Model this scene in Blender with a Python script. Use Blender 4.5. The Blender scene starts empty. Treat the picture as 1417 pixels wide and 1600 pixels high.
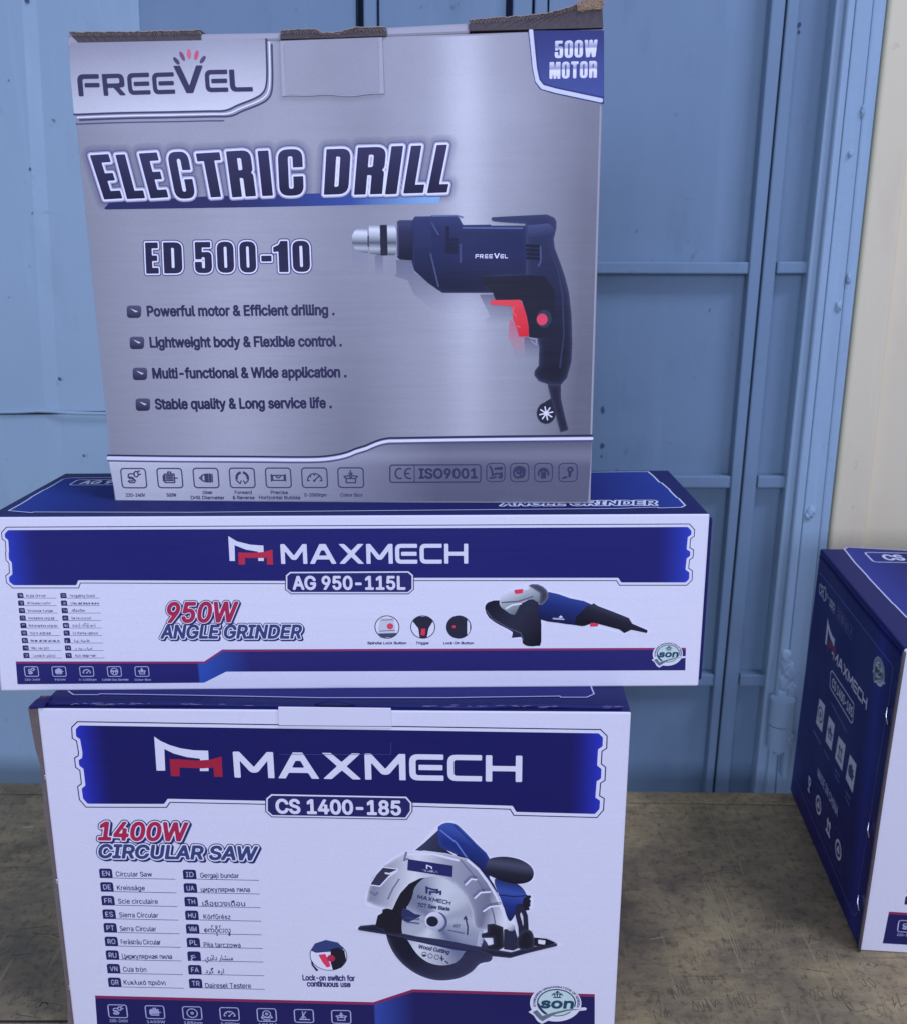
import bpy, bmesh, math, random
import numpy as np
from mathutils import Vector, Matrix
from mathutils.geometry import tessellate_polygon

sc = bpy.context.scene
col = sc.collection
rnd = random.Random(7)

# ------------------------------------------------------------------ camera
FOC, PITCH, ROLL, CAMH = 1501.6, 0.2625, -0.0133, 0.5099      # focal length in pixels of the 1417 px wide photo
cam = bpy.data.cameras.new('camera')
cam_ob = bpy.data.objects.new('camera', cam)
col.objects.link(cam_ob)
cam.sensor_fit = 'HORIZONTAL'
cam.sensor_width = 36.0
cam.lens = FOC / 1417.0 * 36.0
cam.clip_start, cam.clip_end = 0.02, 60.0
cam_ob.matrix_world = Matrix.Translation((0, 0, CAMH)) @ Matrix.Rotation(math.pi / 2 - PITCH, 4, 'X') @ Matrix.Rotation(ROLL, 4, 'Z')
cam.dof.use_dof = True
cam.dof.focus_distance = 0.60
cam.dof.aperture_fstop = 16.0
sc.camera = cam_ob

# ------------------------------------------------------------------ light
sc.view_settings.view_transform = 'Standard'
sc.view_settings.look = 'None'
sc.view_settings.gamma = 1.0
sc.view_settings.exposure = 0.0
sc.view_settings.use_curve_mapping = False
world = bpy.data.worlds.new('World')
sc.world = world
world.use_nodes = True
bg = world.node_tree.nodes['Background']
bg.inputs['Color'].default_value = (0.535, 0.60, 0.985, 1)
bg.inputs['Strength'].default_value = 0.48


def area(name, loc, target, sx, sy, power, colour):
    l = bpy.data.lights.new(name, 'AREA')
    l.shape = 'RECTANGLE'
    l.size, l.size_y = sx, sy
    l.energy = power
    l.color = colour
    o = bpy.data.objects.new(name, l)
    col.objects.link(o)
    o.location = loc
    o.rotation_euler = (Vector(target) - Vector(loc)).to_track_quat('-Z', 'Y').to_euler()
    return o


TINT = (0.570, 0.612, 0.99)
area('shop_front_lamp', (-0.40, -2.2, 0.95), (0.05, 0.7, 0.20), 2.2, 0.8, 50, TINT)
area('ceiling_tube_lamp', (1.4, -0.4, 2.6), (0.1, 0.8, 0.2), 1.0, 0.14, 50, TINT)

# ------------------------------------------------------------------ helpers: pixels, planes
CR, SR = math.cos(ROLL), math.sin(ROLL)
CP, SP = math.cos(PITCH), math.sin(PITCH)
CAM = np.array([0, 0, CAMH])


def ray(px, py):
    x, y = px - 708.5, py - 800.0
    u, v = x * CR + y * SR, -x * SR + y * CR
    a, b = u / FOC, -v / FOC
    return np.array([a, CP + b * SP, -SP + b * CP])


class Face:
    """A flat face of a thing: origin, right axis, up axis, outward normal; photo pixels are read off onto it."""

    def __init__(self, O, U, V):
        self.O = np.array(O, float)
        self.U = np.array(U, float) / np.linalg.norm(U)
        V = np.array(V, float)
        V = V - self.U * (V @ self.U)
        self.V = V / np.linalg.norm(V)
        self.N = np.cross(self.U, self.V)

    def uv(self, px, py, n=0.0):
        """where the sight line of a photo pixel meets the plane n in front of the face"""
        d = ray(px, py)
        t = ((self.O + self.N * n - CAM) @ self.N) / (d @ self.N)
        P = CAM + t * d - self.O
        return np.array([P @ self.U, P @ self.V])

    def uvs(self, pts, n=0.0):
        return [self.uv(*p, n) for p in pts]

    def at(self, u, v, n=0.0):
        return self.O + self.U * u + self.V * v + self.N * n

    def pt(self, px, py, n=0.0):
        return self.at(*self.uv(px, py, n), n)


# ------------------------------------------------------------------ helpers: objects
def srgb(c):
    c = np.asarray(c, float) / 255.0
    return np.where(c <= 0.04045, c / 12.92, ((c + 0.055) / 1.055) ** 2.4)


WHITE = srgb((180, 184, 230))


def P(r, g, b):
    """ink colour of a thing that looks (r, g, b) under the bluish lamps"""
    return np.clip(srgb((r, g, b)) / WHITE * 0.80, 0.002, 0.9)


def tag(o, label=None, cat=None, group=None, kind=None):
    if label: o['label'] = label
    if cat: o['category'] = cat
    if group: o['group'] = group
    if kind: o['kind'] = kind
    return o


def link(name, me, parent=None):
    o = bpy.data.objects.new(name, me)
    col.objects.link(o)
    if parent is not None:
        o.parent = parent
    return o


def bm_obj(name, bm, mats, parent=None, smooth=False):
    bm.normal_update()
    me = bpy.data.meshes.new(name)
    bm.to_mesh(me)
    bm.free()
    for m in (mats if isinstance(mats, (list, tuple)) else [mats]):
        me.materials.append(m)
    if smooth:
        for p in me.polygons: p.use_smooth = True
    return link(name, me, parent)


def hexa(bm, pts, bevel=0.0, segs=2, mat=0):
    """pts: 8 corners, bottom ring (4) then top ring (4)"""
    t = bmesh.new()
    vs = [t.verts.new(tuple(p)) for p in pts]
    for f in ((3, 2, 1, 0), (4, 5, 6, 7), (0, 1, 5, 4), (1, 2, 6, 5), (2, 3, 7, 6), (3, 0, 4, 7)):
        t.faces.new([vs[i] for i in f])
    bmesh.ops.recalc_face_normals(t, faces=t.faces)
    if bevel > 0:
        bmesh.ops.bevel(t, geom=list(t.edges), offset=bevel, segments=segs, affect='EDGES', profile=0.5, clamp_overlap=True)
    for f in t.faces: f.material_index = mat
    me = bpy.data.meshes.new('tmp')
    t.to_mesh(me); t.free()
    bm.from_mesh(me)
    bpy.data.meshes.remove(me)


def slab(bm, face, quad_px, n0, n1, bevel=0.0, segs=2, mat=0):
    """a slab on a face plane whose outline is 4 pixels, from depth n0 to n1 along the normal"""
    q = face.uvs(quad_px, n1)
    slab_uv(bm, face, q, n0, n1, bevel, segs, mat)


def slab_uv(bm, face, q, n0, n1, bevel=0.0, segs=2, mat=0):
    hexa(bm, [face.at(u, v, n0) for u, v in q] + [face.at(u, v, n1) for u, v in q], bevel, segs, mat)


def tube(bm, pts, r, seg=10, mat=0, caps=True):
    pts = [Vector(p) for p in pts]
    rings = []
    for i, p in enumerate(pts):
        d = (pts[min(i + 1, len(pts) - 1)] - pts[max(i - 1, 0)]).normalized()
        a = d.orthogonal().normalized()
        if i and rings:
            a = prev - d * prev.dot(d)
            a.normalize()
        prev = a
        b = d.cross(a)
        rr = r[i] if isinstance(r, (list, tuple)) else r
        rings.append([bm.verts.new(p + (a * math.cos(k * 2 * math.pi / seg) + b * math.sin(k * 2 * math.pi / seg)) * rr) for k in range(seg)])
    for A, B in zip(rings, rings[1:]):
        for k in range(seg):
            f = bm.faces.new((A[k], A[(k + 1) % seg], B[(k + 1) % seg], B[k])); f.material_index = mat
    if caps:
        bm.faces.new(rings[0][::-1]).material_index = mat
        bm.faces.new(rings[-1]).material_index = mat


# ------------------------------------------------------------------ materials
def new_mat(name):
    m = bpy.data.materials.new(name)
    m.use_nodes = True
    nt = m.node_tree
    return m, nt, nt.nodes['Principled BSDF']


def nd(nt, t, **kw):
    n = nt.nodes.new(t)
    for k, v in kw.items():
        if k.startswith('i_'):
            n.inputs[k[2:].replace('_', ' ')].default_value = v
        else:
            setattr(n, k, v)
    return n


def ramp(nt, stops, fac):
    r = nt.nodes.new('ShaderNodeValToRGB')
    e = r.color_ramp.elements
    while len(e) < len(stops): e.new(0.5)
    for x, (p, c) in zip(e, stops):
        x.position = p
        x.color = (*c, 1) if not np.isscalar(c) else (c, c, c, 1)
    nt.links.new(fac, r.inputs['Fac'])
    return r.outputs['Color']


def mix(nt, fac, a, b, mode='MIX'):
    m = nt.nodes.new('ShaderNodeMix')
    m.data_type = 'RGBA'
    m.blend_type = mode
    for s, v in ((m.inputs[0], fac), (m.inputs[6], a), (m.inputs[7], b)):
        if isinstance(v, bpy.types.NodeSocket): nt.links.new(v, s)
        elif np.isscalar(v): s.default_value = v
        else: s.default_value = (*v, 1)
    return m.outputs[2]


def noise(nt, scale, detail=4, rough=0.55, stretch=None, rot=None, coord='Object'):
    tc = nt.nodes.new('ShaderNodeTexCoord')
    mp = nt.nodes.new('ShaderNodeMapping')
    if stretch: mp.inputs['Scale'].default_value = stretch
    if rot: mp.inputs['Rotation'].default_value = rot
    nt.links.new(tc.outputs[coord], mp.inputs['Vector'])
    n = nd(nt, 'ShaderNodeTexNoise')
    n.inputs['Scale'].default_value = scale
    n.inputs['Detail'].default_value = detail
    n.inputs['Roughness'].default_value = rough
    nt.links.new(mp.outputs['Vector'], n.inputs['Vector'])
    return n.outputs['Fac']


def bump(nt, bs, h, strength, dist):
    b = nt.nodes.new('ShaderNodeBump')
    b.inputs['Strength'].default_value = strength
    b.inputs['Distance'].default_value = dist
    nt.links.new(h, b.inputs['Height'])
    nt.links.new(b.outputs['Normal'], bs.inputs['Normal'])


def ink_mat(name, rough, metal=0.0, spec=0.5, wave=0.0006):
    m, nt, bs = new_mat(name)
    at = nd(nt, 'ShaderNodeAttribute', attribute_name='Col')
    n1 = noise(nt, 900, 3, 0.6)
    n2 = noise(nt, 14, 3, 0.5)
    c = mix(nt, 1.0, at.outputs['Color'], ramp(nt, [(0.3, 0.93), (0.7, 1.0)], n1), 'MULTIPLY')
    nt.links.new(c, bs.inputs['Base Color'])
    bs.inputs['Roughness'].default_value = rough
    r = ramp(nt, [(0.3, rough - 0.06), (0.7, rough + 0.08)], n2)
    nt.links.new(r, bs.inputs['Roughness'])
    bs.inputs['Metallic'].default_value = metal
    bs.inputs['Specular IOR Level'].default_value = spec
    # corrugated board shows through the printed sheet as faint ribs, and the sheet is not quite flat
    n3 = noise(nt, 60, 2, 0.5, stretch=(0.25, 0.25, 3.0))
    bump(nt, bs, n3, 0.25, wave)
    return m


M_INK = ink_mat('printed_card', 0.45, 0, 0.22)
M_MATT = ink_mat('printed_lid_card', 0.6, 0, 0.08)
M_GLOSS = ink_mat('glossy_printed_card', 0.34, 0, 0.16)
M_SILVER = ink_mat('silver_printed_card', 0.48, 0.15, 0.25)


def paint_mat(name, c1, c2, c3, rough, dirt=0.5, bstr=0.25):
    m, nt, bs = new_mat(name)
    a = noise(nt, 2.2, 5, 0.55)
    b = noise(nt, 26, 4, 0.6, stretch=(1, 1, 0.35))
    c = noise(nt, 55, 5, 0.65)
    base = mix(nt, ramp(nt, [(0.32, 0.0), (0.68, 1.0)], a), c1, c2)
    base = mix(nt, ramp(nt, [(0.55, 0.0), (0.85, dirt)], b), base, c3)
    base = mix(nt, ramp(nt, [(0.66, 0.0), (0.76, dirt)], c), base, [x * 0.55 for x in c3])
    st = noise(nt, 34, 4, 0.6, stretch=(1.6, 1.6, 0.10))
    base = mix(nt, ramp(nt, [(0.58, 0.0), (0.74, dirt * 0.5)], st), base, [min(1, x * 1.25) for x in c2])
    nt.links.new(base, bs.inputs['Base Color'])
    bs.inputs['Specular IOR Level'].default_value = 0.22
    bs.inputs['Roughness'].default_value = rough
    nt.links.new(ramp(nt, [(0.3, rough - 0.08), (0.7, rough + 0.1)], b), bs.inputs['Roughness'])
    h = mix(nt, 0.35, noise(nt, 7, 4, 0.55), noise(nt, 120, 4, 0.65))
    bump(nt, bs, h, bstr * 1.6, 0.0014)
    return m


M_DOOR = paint_mat('blue_gloss_paint', P(86, 109, 153), P(94, 117, 161), P(74, 90, 126), 0.5, 0.5)
M_DOORL = paint_mat('pale_blue_gloss_paint', P(112, 136, 180), P(121, 146, 190), P(98, 118, 156), 0.36, 0.4)
M_FRAME = paint_mat('frame_blue_paint', P(112, 136, 184), P(122, 147, 194), P(96, 115, 156), 0.34, 0.5, 0.45)
M_CREAM = paint_mat('cream_wall_paint', P(172, 168, 170), P(178, 174, 176), P(158, 148, 150), 0.55, 0.35)
M_GAP, _nt, _bs = new_mat('dark_gap')
_bs.inputs['Base Color'].default_value = (0.05, 0.08, 0.14, 1)
_bs.inputs['Roughness'].default_value = 0.8


def plain_mat(name, c, rough, var=0.25, scale=60, bstr=0.2, stretch=None):
    m, nt, bs = new_mat(name)
    n = noise(nt, scale, 5, 0.65, stretch=stretch)
    c = np.array(c)
    base = mix(nt, n, list(c * (1 - var)), list(np.clip(c * (1 + var), 0, 1)))
    nt.links.new(base, bs.inputs['Base Color'])
    bs.inputs['Roughness'].default_value = rough
    bump(nt, bs, noise(nt, scale * 4, 4, 0.6, stretch=stretch), bstr, 0.001)
    return m


NAVY = P(27, 27, 98)
M_NAVY = plain_mat('navy_card', P(28, 28, 92), 0.45, 0.12, 90)
M_LID = plain_mat('navy_lid_card', P(27, 31, 92), 0.5, 0.15, 110)
for _m in (M_LID, M_NAVY):
    _m.node_tree.nodes['Principled BSDF'].inputs['Specular IOR Level'].default_value = 0.12
M_WHITE = plain_mat('white_card', P(177, 181, 225), 0.45, 0.03, 60, 0.1)
M_SILV2 = plain_mat('silver_card_edge', P(132, 135, 168), 0.4, 0.06, 60, 0.1)
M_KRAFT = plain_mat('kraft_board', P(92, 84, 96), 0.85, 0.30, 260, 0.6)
M_KRAFTD = plain_mat('kraft_board_dark_ply', P(70, 65, 80), 0.9, 0.35, 300, 0.6)  # darker board of the lid flaps and the right carton's corner
M_FIBRE = plain_mat('torn_board_fibre', P(150, 132, 128), 0.95, 0.35, 500, 0.9)
M_STEEL = plain_mat('staple_wire', (0.8, 0.8, 0.85), 0.25, 0.05, 200)
M_STEEL.node_tree.nodes['Principled BSDF'].inputs['Metallic'].default_value = 1.0


# ------------------------------------------------------------------ flat print engine: outlines -> signed distance -> mesh
def seg_sdf(Pt, segs, fill=True):
    """signed distance of points to closed outlines (nonzero winding); negative inside"""
    out = np.empty(len(Pt))
    a, b = segs[:, :2], segs[:, 2:]
    d = b - a
    L = np.maximum((d * d).sum(1), 1e-18)
    step = max(1, int(3e6 // max(1, len(segs))))
    for s in range(0, len(Pt), step):
        p = Pt[s:s + step, None, :]
        w = p - a[None]
        t = np.clip((w * d[None]).sum(2) / L, 0, 1)
        q = w - t[..., None] * d[None]
        dist = np.sqrt((q * q).sum(2).min(1))
        if fill:
            up = (a[None, :, 1] <= p[..., 1]) & (b[None, :, 1] > p[..., 1])
            dn = (a[None, :, 1] > p[..., 1]) & (b[None, :, 1] <= p[..., 1])
            cr = d[None, :, 0] * w[..., 1] - d[None, :, 1] * w[..., 0]
            wn = (up & (cr > 0)).sum(1) - (dn & (cr < 0)).sum(1)
            dist = np.where(wn != 0, -dist, dist)
        out[s:s + step] = dist
    return out


MS = {}
for _m in range(1, 16):
    poly = []
    for k in range(4):
        i0, i1 = (_m >> k) & 1, (_m >> ((k + 1) % 4)) & 1
        if i0: poly.append(('c', k))
        if i0 != i1: poly.append(('e', k))
    MS[_m] = poly


def contour(S, x0, y0, h, runs=True):
    """filled region S<0 of a grid as (verts, list of face arrays)"""
    ny, nx = S.shape
    N = nx * ny
    ins = S < 0
    code = (ins[:-1, :-1] * 1 + ins[:-1, 1:] * 2 + ins[1:, 1:] * 4 + ins[1:, :-1] * 8)
    faces = []
    for m in range(1, 16):
        if m == 15 and runs: continue
        j, i = np.nonzero(code == m)
        if not len(i): continue
        cidx = [j * nx + i, j * nx + i + 1, (j + 1) * nx + i + 1, (j + 1) * nx + i]
        eidx = [N + j * nx + i, 2 * N + j * nx + i + 1, N + (j + 1) * nx + i, 2 * N + j * nx + i]
        faces.append(np.stack([cidx[k] if t == 'c' else eidx[k] for t, k in MS[m]], 1))
    if runs:
        q = []
        for j in range(code.shape[0]):
            r = np.concatenate(([0], (code[j] == 15).astype(int), [0]))
            df = np.diff(r)
            for i0, i1 in zip(np.nonzero(df == 1)[0], np.nonzero(df == -1)[0]):
                q.append((j * nx + i0, j * nx + i1, (j + 1) * nx + i1, (j + 1) * nx + i0))
        if q: faces.append(np.array(q))
    if not faces: return np.zeros((0, 2)), []
    ids = np.unique(np.concatenate([f.ravel() for f in faces]))
    kind, loc = ids // N, ids % N
    jj, ii = loc // nx, loc % nx
    X, Y = ii.astype(float), jj.astype(float)
    Sf = S.ravel()
    for kk, dn in ((1, 1), (2, nx)):
        m = kind == kk
        s0 = Sf[loc[m]]; s1 = Sf[np.minimum(loc[m] + dn, N - 1)]
        t = np.clip(s0 / np.where(np.abs(s0 - s1) < 1e-15, 1e-15, s0 - s1), 0, 1)
        if kk == 1: X[m] += t
        else: Y[m] += t
    return np.stack([x0 + X * h, y0 + Y * h], 1), [np.searchsorted(ids, f) for f in faces]


def segs_of(polys):
    o = []
    for p in polys:
        p = np.asarray(p, float)
        o.append(np.hstack([p, np.roll(p, -1, 0)]))
    return np.vstack(o)


def grid(b, h):
    nx = int(math.ceil((b[2] - b[0]) / h)) + 2
    ny = int(math.ceil((b[3] - b[1]) / h)) + 2
    x0, y0 = b[0] - h * 0.5, b[1] - h * 0.5
    gx, gy = np.meshgrid(x0 + np.arange(nx) * h, y0 + np.arange(ny) * h)
    return x0, y0, np.stack([gx.ravel(), gy.ravel()], 1), (ny, nx)


def fillet(pts, close=True, n=5):
    """polygon whose vertices may carry a corner radius"""
    o = []
    m = len(pts)
    for i, p in enumerate(pts):
        v = np.array(p[:2], float)
        r = p[2] if len(p) > 2 else 0
        if r <= 0:
            o.append(v); continue
        a = np.array(pts[i - 1][:2], float) - v
        b = np.array(pts[(i + 1) % m][:2], float) - v
        la, lb = np.linalg.norm(a), np.linalg.norm(b)
        r = min(r, la * 0.5, lb * 0.5)
        A, B = v + a / la * r, v + b / lb * r
        for k in range(n + 1):
            t = k / n
            o.append((1 - t) ** 2 * A + 2 * t * (1 - t) * v + t * t * B)
    return np.array(o)


def orient(p, ccw=True):
    p = np.asarray(p, float)
    a = (p[:, 0] * np.roll(p[:, 1], -1) - np.roll(p[:, 0], -1) * p[:, 1]).sum()
    return p if (a > 0) == ccw else p[::-1]


def smooth_poly(pts, n=4):
    p = np.asarray(pts, float)
    o = []
    m = len(p)
    for i in range(m):
        p0, p1, p2, p3 = p[i - 1], p[i], p[(i + 1) % m], p[(i + 2) % m]
        for k in range(n):
            t = k / n
            o.append(0.5 * ((2 * p1) + (-p0 + p2) * t + (2 * p0 - 5 * p1 + 4 * p2 - p3) * t * t + (-p0 + 3 * p1 - 3 * p2 + p3) * t ** 3))
    return np.array(o)


def offset_poly(pts, d):
    p = orient(pts)
    o = []
    m = len(p)
    for i in range(m):
        a = p[i] - p[i - 1]; b = p[(i + 1) % m] - p[i]
        a = a / np.linalg.norm(a); b = b / np.linalg.norm(b)
        na, nb = np.array([a[1], -a[0]]), np.array([b[1], -b[0]])
        k = na + nb
        o.append(p[i] + k * d / max(0.35, (k @ k) / 2))
    return np.array(o)


def ellipse(c, rx, ry, n=40, rot=0.0, a0=0.0, a1=2 * math.pi):
    t = np.linspace(a0, a1, n, endpoint=(a1 - a0) < 6.28)
    x, y = rx * np.cos(t), ry * np.sin(t)
    return np.stack([c[0] + x * math.cos(rot) - y * math.sin(rot), c[1] + x * math.sin(rot) + y * math.cos(rot)], 1)


LAYER = 0.00004


class Art:
    """print on one flat face; pieces are collected per part name and linked as one mesh each"""

    def __init__(self, face):
        self.f = face
        self.parts = {}
        self.cur = 'artwork'

    def add(self, V, faces, colour, z, mat=0):
        if len(V) == 0: return
        C = np.asarray(colour, float)
        if C.ndim == 1: C = np.tile(C, (len(V), 1))
        self.parts.setdefault(self.cur, []).append((np.asarray(V, float), [np.asarray(f) for f in faces], C, z, mat))

    def poly(self, pts, colour, z, mat=0):
        p = orient(pts)
        tri = tessellate_polygon([[Vector((x, y, 0)) for x, y in p]])
        t = np.array([tuple(x) for x in tri])
        a, b, c = p[t[:, 0]], p[t[:, 1]], p[t[:, 2]]
        s = (b[:, 0] - a[:, 0]) * (c[:, 1] - a[:, 1]) - (b[:, 1] - a[:, 1]) * (c[:, 0] - a[:, 0])
        t[s < 0] = t[s < 0][:, ::-1]
        self.add(p, [t], colour, z, mat)

    def shape(self, polys, colour, z, h=0.0004, off=0.0, mat=0, shade=None, warp=None, pad=None):
        """filled outlines grown by off; shade(V, sdf) -> colours of the grid points"""
        segs = segs_of(polys)
        b = [segs[:, [0, 2]].min(), segs[:, [1, 3]].min(), segs[:, [0, 2]].max(), segs[:, [1, 3]].max()]
        e = max(off, 0) + h * 1.5
        x0, y0, G, shp = grid((b[0] - e, b[1] - e, b[2] + e, b[3] + e), h)
        S = (seg_sdf(G, segs) - off).reshape(shp)
        V, F = contour(S, x0, y0, h, runs=shade is None and warp is None)
        if not len(V): return
        C = colour
        if shade is not None:
            sd = seg_sdf(V, segs) if pad else None
            C = shade(V, sd)
        if warp is not None: V = warp(V)
        self.add(V, F, C, z, mat)

    def stroke(self, lines, width, colour, z, h=None, mat=0):
        s = []
        for l in lines:
            l = np.asarray(l, float)
            s.append(np.hstack([l[:-1], l[1:]]))
        segs = np.vstack(s)
        h = h or width / 3.0
        e = width / 2 + h * 1.5
        b = (segs[:, [0, 2]].min() - e, segs[:, [1, 3]].min() - e, segs[:, [0, 2]].max() + e, segs[:, [1, 3]].max() + e)
        x0, y0, G, shp = grid(b, h)
        S = (seg_sdf(G, segs, False) - width / 2).reshape(shp)
        V, F = contour(S, x0, y0, h)
        self.add(V, F, colour, z, mat)

    def build(self, parent, mats, remap=None, face=None, skip=()):
        face = face or self.f
        made = {}
        for name, items in self.parts.items():
            if name in skip: continue
            nv = 0
            VV, CC, LL, LS, MI = [], [], [], [], []
            for V, F, C, z, m in items:
                uv = remap(V) if remap else V
                VV.append(face.O[None] + uv[:, :1] * face.U[None] + uv[:, 1:] * face.V[None] + face.N[None] * (LAYER * z))
                CC.append(C)
                for f in F:
                    LL.append((f + nv).ravel()); LS.append(np.full(len(f), f.shape[1])); MI.append(np.full(len(f), m))
                nv += len(V)
            V = np.vstack(VV); C = np.vstack(CC); L = np.concatenate(LL); S = np.concatenate(LS); MI = np.concatenate(MI)
            me = bpy.data.meshes.new(name)
            me.vertices.add(len(V)); me.vertices.foreach_set('co', V.ravel().astype(np.float32))
            me.loops.add(len(L)); me.loops.foreach_set('vertex_index', L.astype(np.int32))
            me.polygons.add(len(S))
            me.polygons.foreach_set('loop_start', (np.cumsum(S) - S).astype(np.int32))
            for mm in mats: me.materials.append(mm)
            me.polygons.foreach_set('material_index', MI.astype(np.int32))
            me.update(calc_edges=True)
            at = me.color_attributes.new('Col', 'FLOAT_COLOR', 'POINT')
            at.data.foreach_set('color', np.hstack([C, np.ones((len(C), 1))]).ravel().astype(np.float32))
            made[name] = link(name, me, parent)
        return made


# ------------------------------------------------------------------ lettering
try:
    SANS = bpy.data.fonts.load(bpy.utils.system_resource('DATAFILES') + '/fonts/Inter.woff2')
except Exception:
    SANS = None
_gl = {}


def outlines(s, builtin=False):
    key = (s, builtin)
    if key in _gl: return _gl[key]
    cu = bpy.data.curves.new('lettering', 'FONT')
    if SANS and not builtin: cu.font = SANS
    cu.body = s
    cu.resolution_u = 3
    cu.fill_mode = 'NONE'
    o = bpy.data.objects.new('lettering', cu)
    col.objects.link(o)
    bpy.context.view_layer.update()
    me = bpy.data.meshes.new_from_object(o.evaluated_get(bpy.context.evaluated_depsgraph_get()))
    v = np.array([x.co[:2] for x in me.vertices]) if len(me.vertices) else np.zeros((0, 2))
    e = []
    for ed in me.edges:
        a, b = ed.vertices
        if a < b and b != a + 1: a, b = b, a
        e.append((*v[a], *v[b]))
    bpy.data.objects.remove(o); bpy.data.curves.remove(cu); bpy.data.meshes.remove(me)
    _gl[key] = np.array(e)
    return _gl[key]


def cap_height(builtin):
    s = outlines('H', builtin)
    return s[:, [1, 3]].max()


def place(segs, A, B, height, shear=0.0, cap=1.0, fit=True):
    """outline segments fitted between A and B on a baseline, capital height given"""
    A, B = np.asarray(A, float), np.asarray(B, float)
    q = segs.reshape(-1, 2).copy()
    x0, x1 = q[:, 0].min(), q[:, 0].max()
    L = np.linalg.norm(B - A)
    ex = (B - A) / L
    ey = np.array([-ex[1], ex[0]])
    y = q[:, 1] / cap * height
    W = L - abs(shear) * height if shear else L
    x = (q[:, 0] - x0) / (x1 - x0) * W + shear * y
    return (A[None] + x[:, None] * ex + y[:, None] * ey).reshape(-1, 4)


def shape_segs(art, segs, colour, z, h, off=0.0, mat=0, shade=None, warp=None):
    b = [segs[:, [0, 2]].min(), segs[:, [1, 3]].min(), segs[:, [0, 2]].max(), segs[:, [1, 3]].max()]
    e = max(off, 0) + h * 1.5
    x0, y0, G, shp = grid((b[0] - e, b[1] - e, b[2] + e, b[3] + e), h)
    # only outlines near a column of the grid matter for it: split wide lines of text in x
    brk = np.concatenate(([0], np.cumsum(np.abs(segs[1:, :2] - segs[:-1, 2:]).sum(1) > 1e-9)))
    nc = brk.max() + 1
    lo, hi = np.full(nc, 1e9), np.full(nc, -1e9)
    np.minimum.at(lo, brk, np.minimum(segs[:, 0], segs[:, 2]))
    np.maximum.at(hi, brk, np.maximum(segs[:, 0], segs[:, 2]))
    Sd = np.empty(len(G))
    cols = max(1, shp[1] // 40)
    gx = G[:, 0]
    edges = np.linspace(b[0] - e - 2 * h, b[2] + e + 2 * h, cols + 1)
    reach = e + 3 * h
    for k in range(cols):
        m = (gx >= edges[k]) & (gx < edges[k + 1])
        if not m.any(): continue
        sel = ((hi > edges[k] - reach) & (lo < edges[k + 1] + reach))[brk]
        if not sel.any():
            Sd[m] = 1.0; continue
        Sd[m] = seg_sdf(G[m], segs[sel])
    Sg = (Sd - off).reshape(shp)
    V, F = contour(Sg, x0, y0, h, runs=shade is None and warp is None)
    if not len(V): return
    C = shade(V) if shade else colour
    if warp: V = warp(V)
    art.add(V, F, C, z, mat)


# own display alphabets (outlines as corner lists with radii)
IMPACT = {
    'E': (.43, [[(0, 0), (.43, 0), (.43, .16), (.2, .16), (.2, .42), (.39, .42), (.39, .57), (.2, .57), (.2, .84), (.43, .84), (.43, 1), (0, 1)]], []),
    'L': (.40, [[(0, 0), (.40, 0), (.40, .16), (.2, .16), (.2, 1), (0, 1)]], []),
    'C': (.5, [[(.5, .62), (.5, 1, .2), (0, 1, .2), (0, 0, .2), (.5, 0, .2), (.5, .4), (.31, .4), (.31, .13, .06), (.19, .13, .06), (.19, .87, .06), (.31, .87, .06), (.31, .62)]], []),
    'T': (.48, [[(.14, 0), (.34, 0), (.34, .84), (.48, .84), (.48, 1), (0, 1), (0, .84), (.14, .84)]], []),
    'R': (.51, [[(0, 0), (.2, 0), (.2, .42), (.30, .42, .05), (.30, 0), (.51, 0), (.51, .47, .08), (.46, .51), (.51, .57, .06), (.51, 1, .18), (0, 1)]], [[(.2, .57), (.31, .57, .05), (.31, .86, .05), (.2, .86)]]),
    'I': (.2, [[(0, 0), (.2, 0), (.2, 1), (0, 1)]], []),
    'D': (.51, [[(0, 0), (.51, 0, .2), (.51, 1, .2), (0, 1)]], [[(.2, .15), (.31, .15, .06), (.31, .85, .06), (.2, .85)]]),
    '0': (.5, [[(0, 0, .22), (.5, 0, .22), (.5, 1, .22), (0, 1, .22)]], [[(.19, .13, .06), (.31, .13, .06), (.31, .87, .06), (.19, .87, .06)]]),
    '5': (.5, [[(.02, 1), (.47, 1), (.47, .85), (.2, .85), (.2, .66), (.5, .68, .15), (.5, 0, .2), (0, 0, .2), (0, .34), (.19, .34), (.19, .13, .06), (.31, .13, .06), (.31, .53, .05), (.19, .53, .05), (.19, .46), (.02, .46)]], []),
    '1': (.32, [[(.12, 0), (.32, 0), (.32, 1), (.17, 1), (.13, .88, .05), (0, .80), (0, .67), (.12, .69)]], []),
    '-': (.26, [[(0, .36), (.26, .36), (.26, .52), (0, .52)]], []),
    'W': (.78, [[(0, 1), (.1, 0), (.31, 0), (.39, .5), (.46, 0), (.67, 0), (.78, 1), (.59, 1), (.55, .4), (.48, 1), (.30, 1), (.23, .4), (.19, 1)]], []),
    'M': (.72, [[(0, 0), (0, 1), (.28, 1), (.36, .5), (.44, 1), (.72, 1), (.72, 0), (.54, 0), (.54, .65), (.43, 0), (.29, 0), (.18, .65), (.18, 0)]], []),
    ' ': (.22, [], []),
}
IMPACT['O'] = IMPACT['0']
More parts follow.
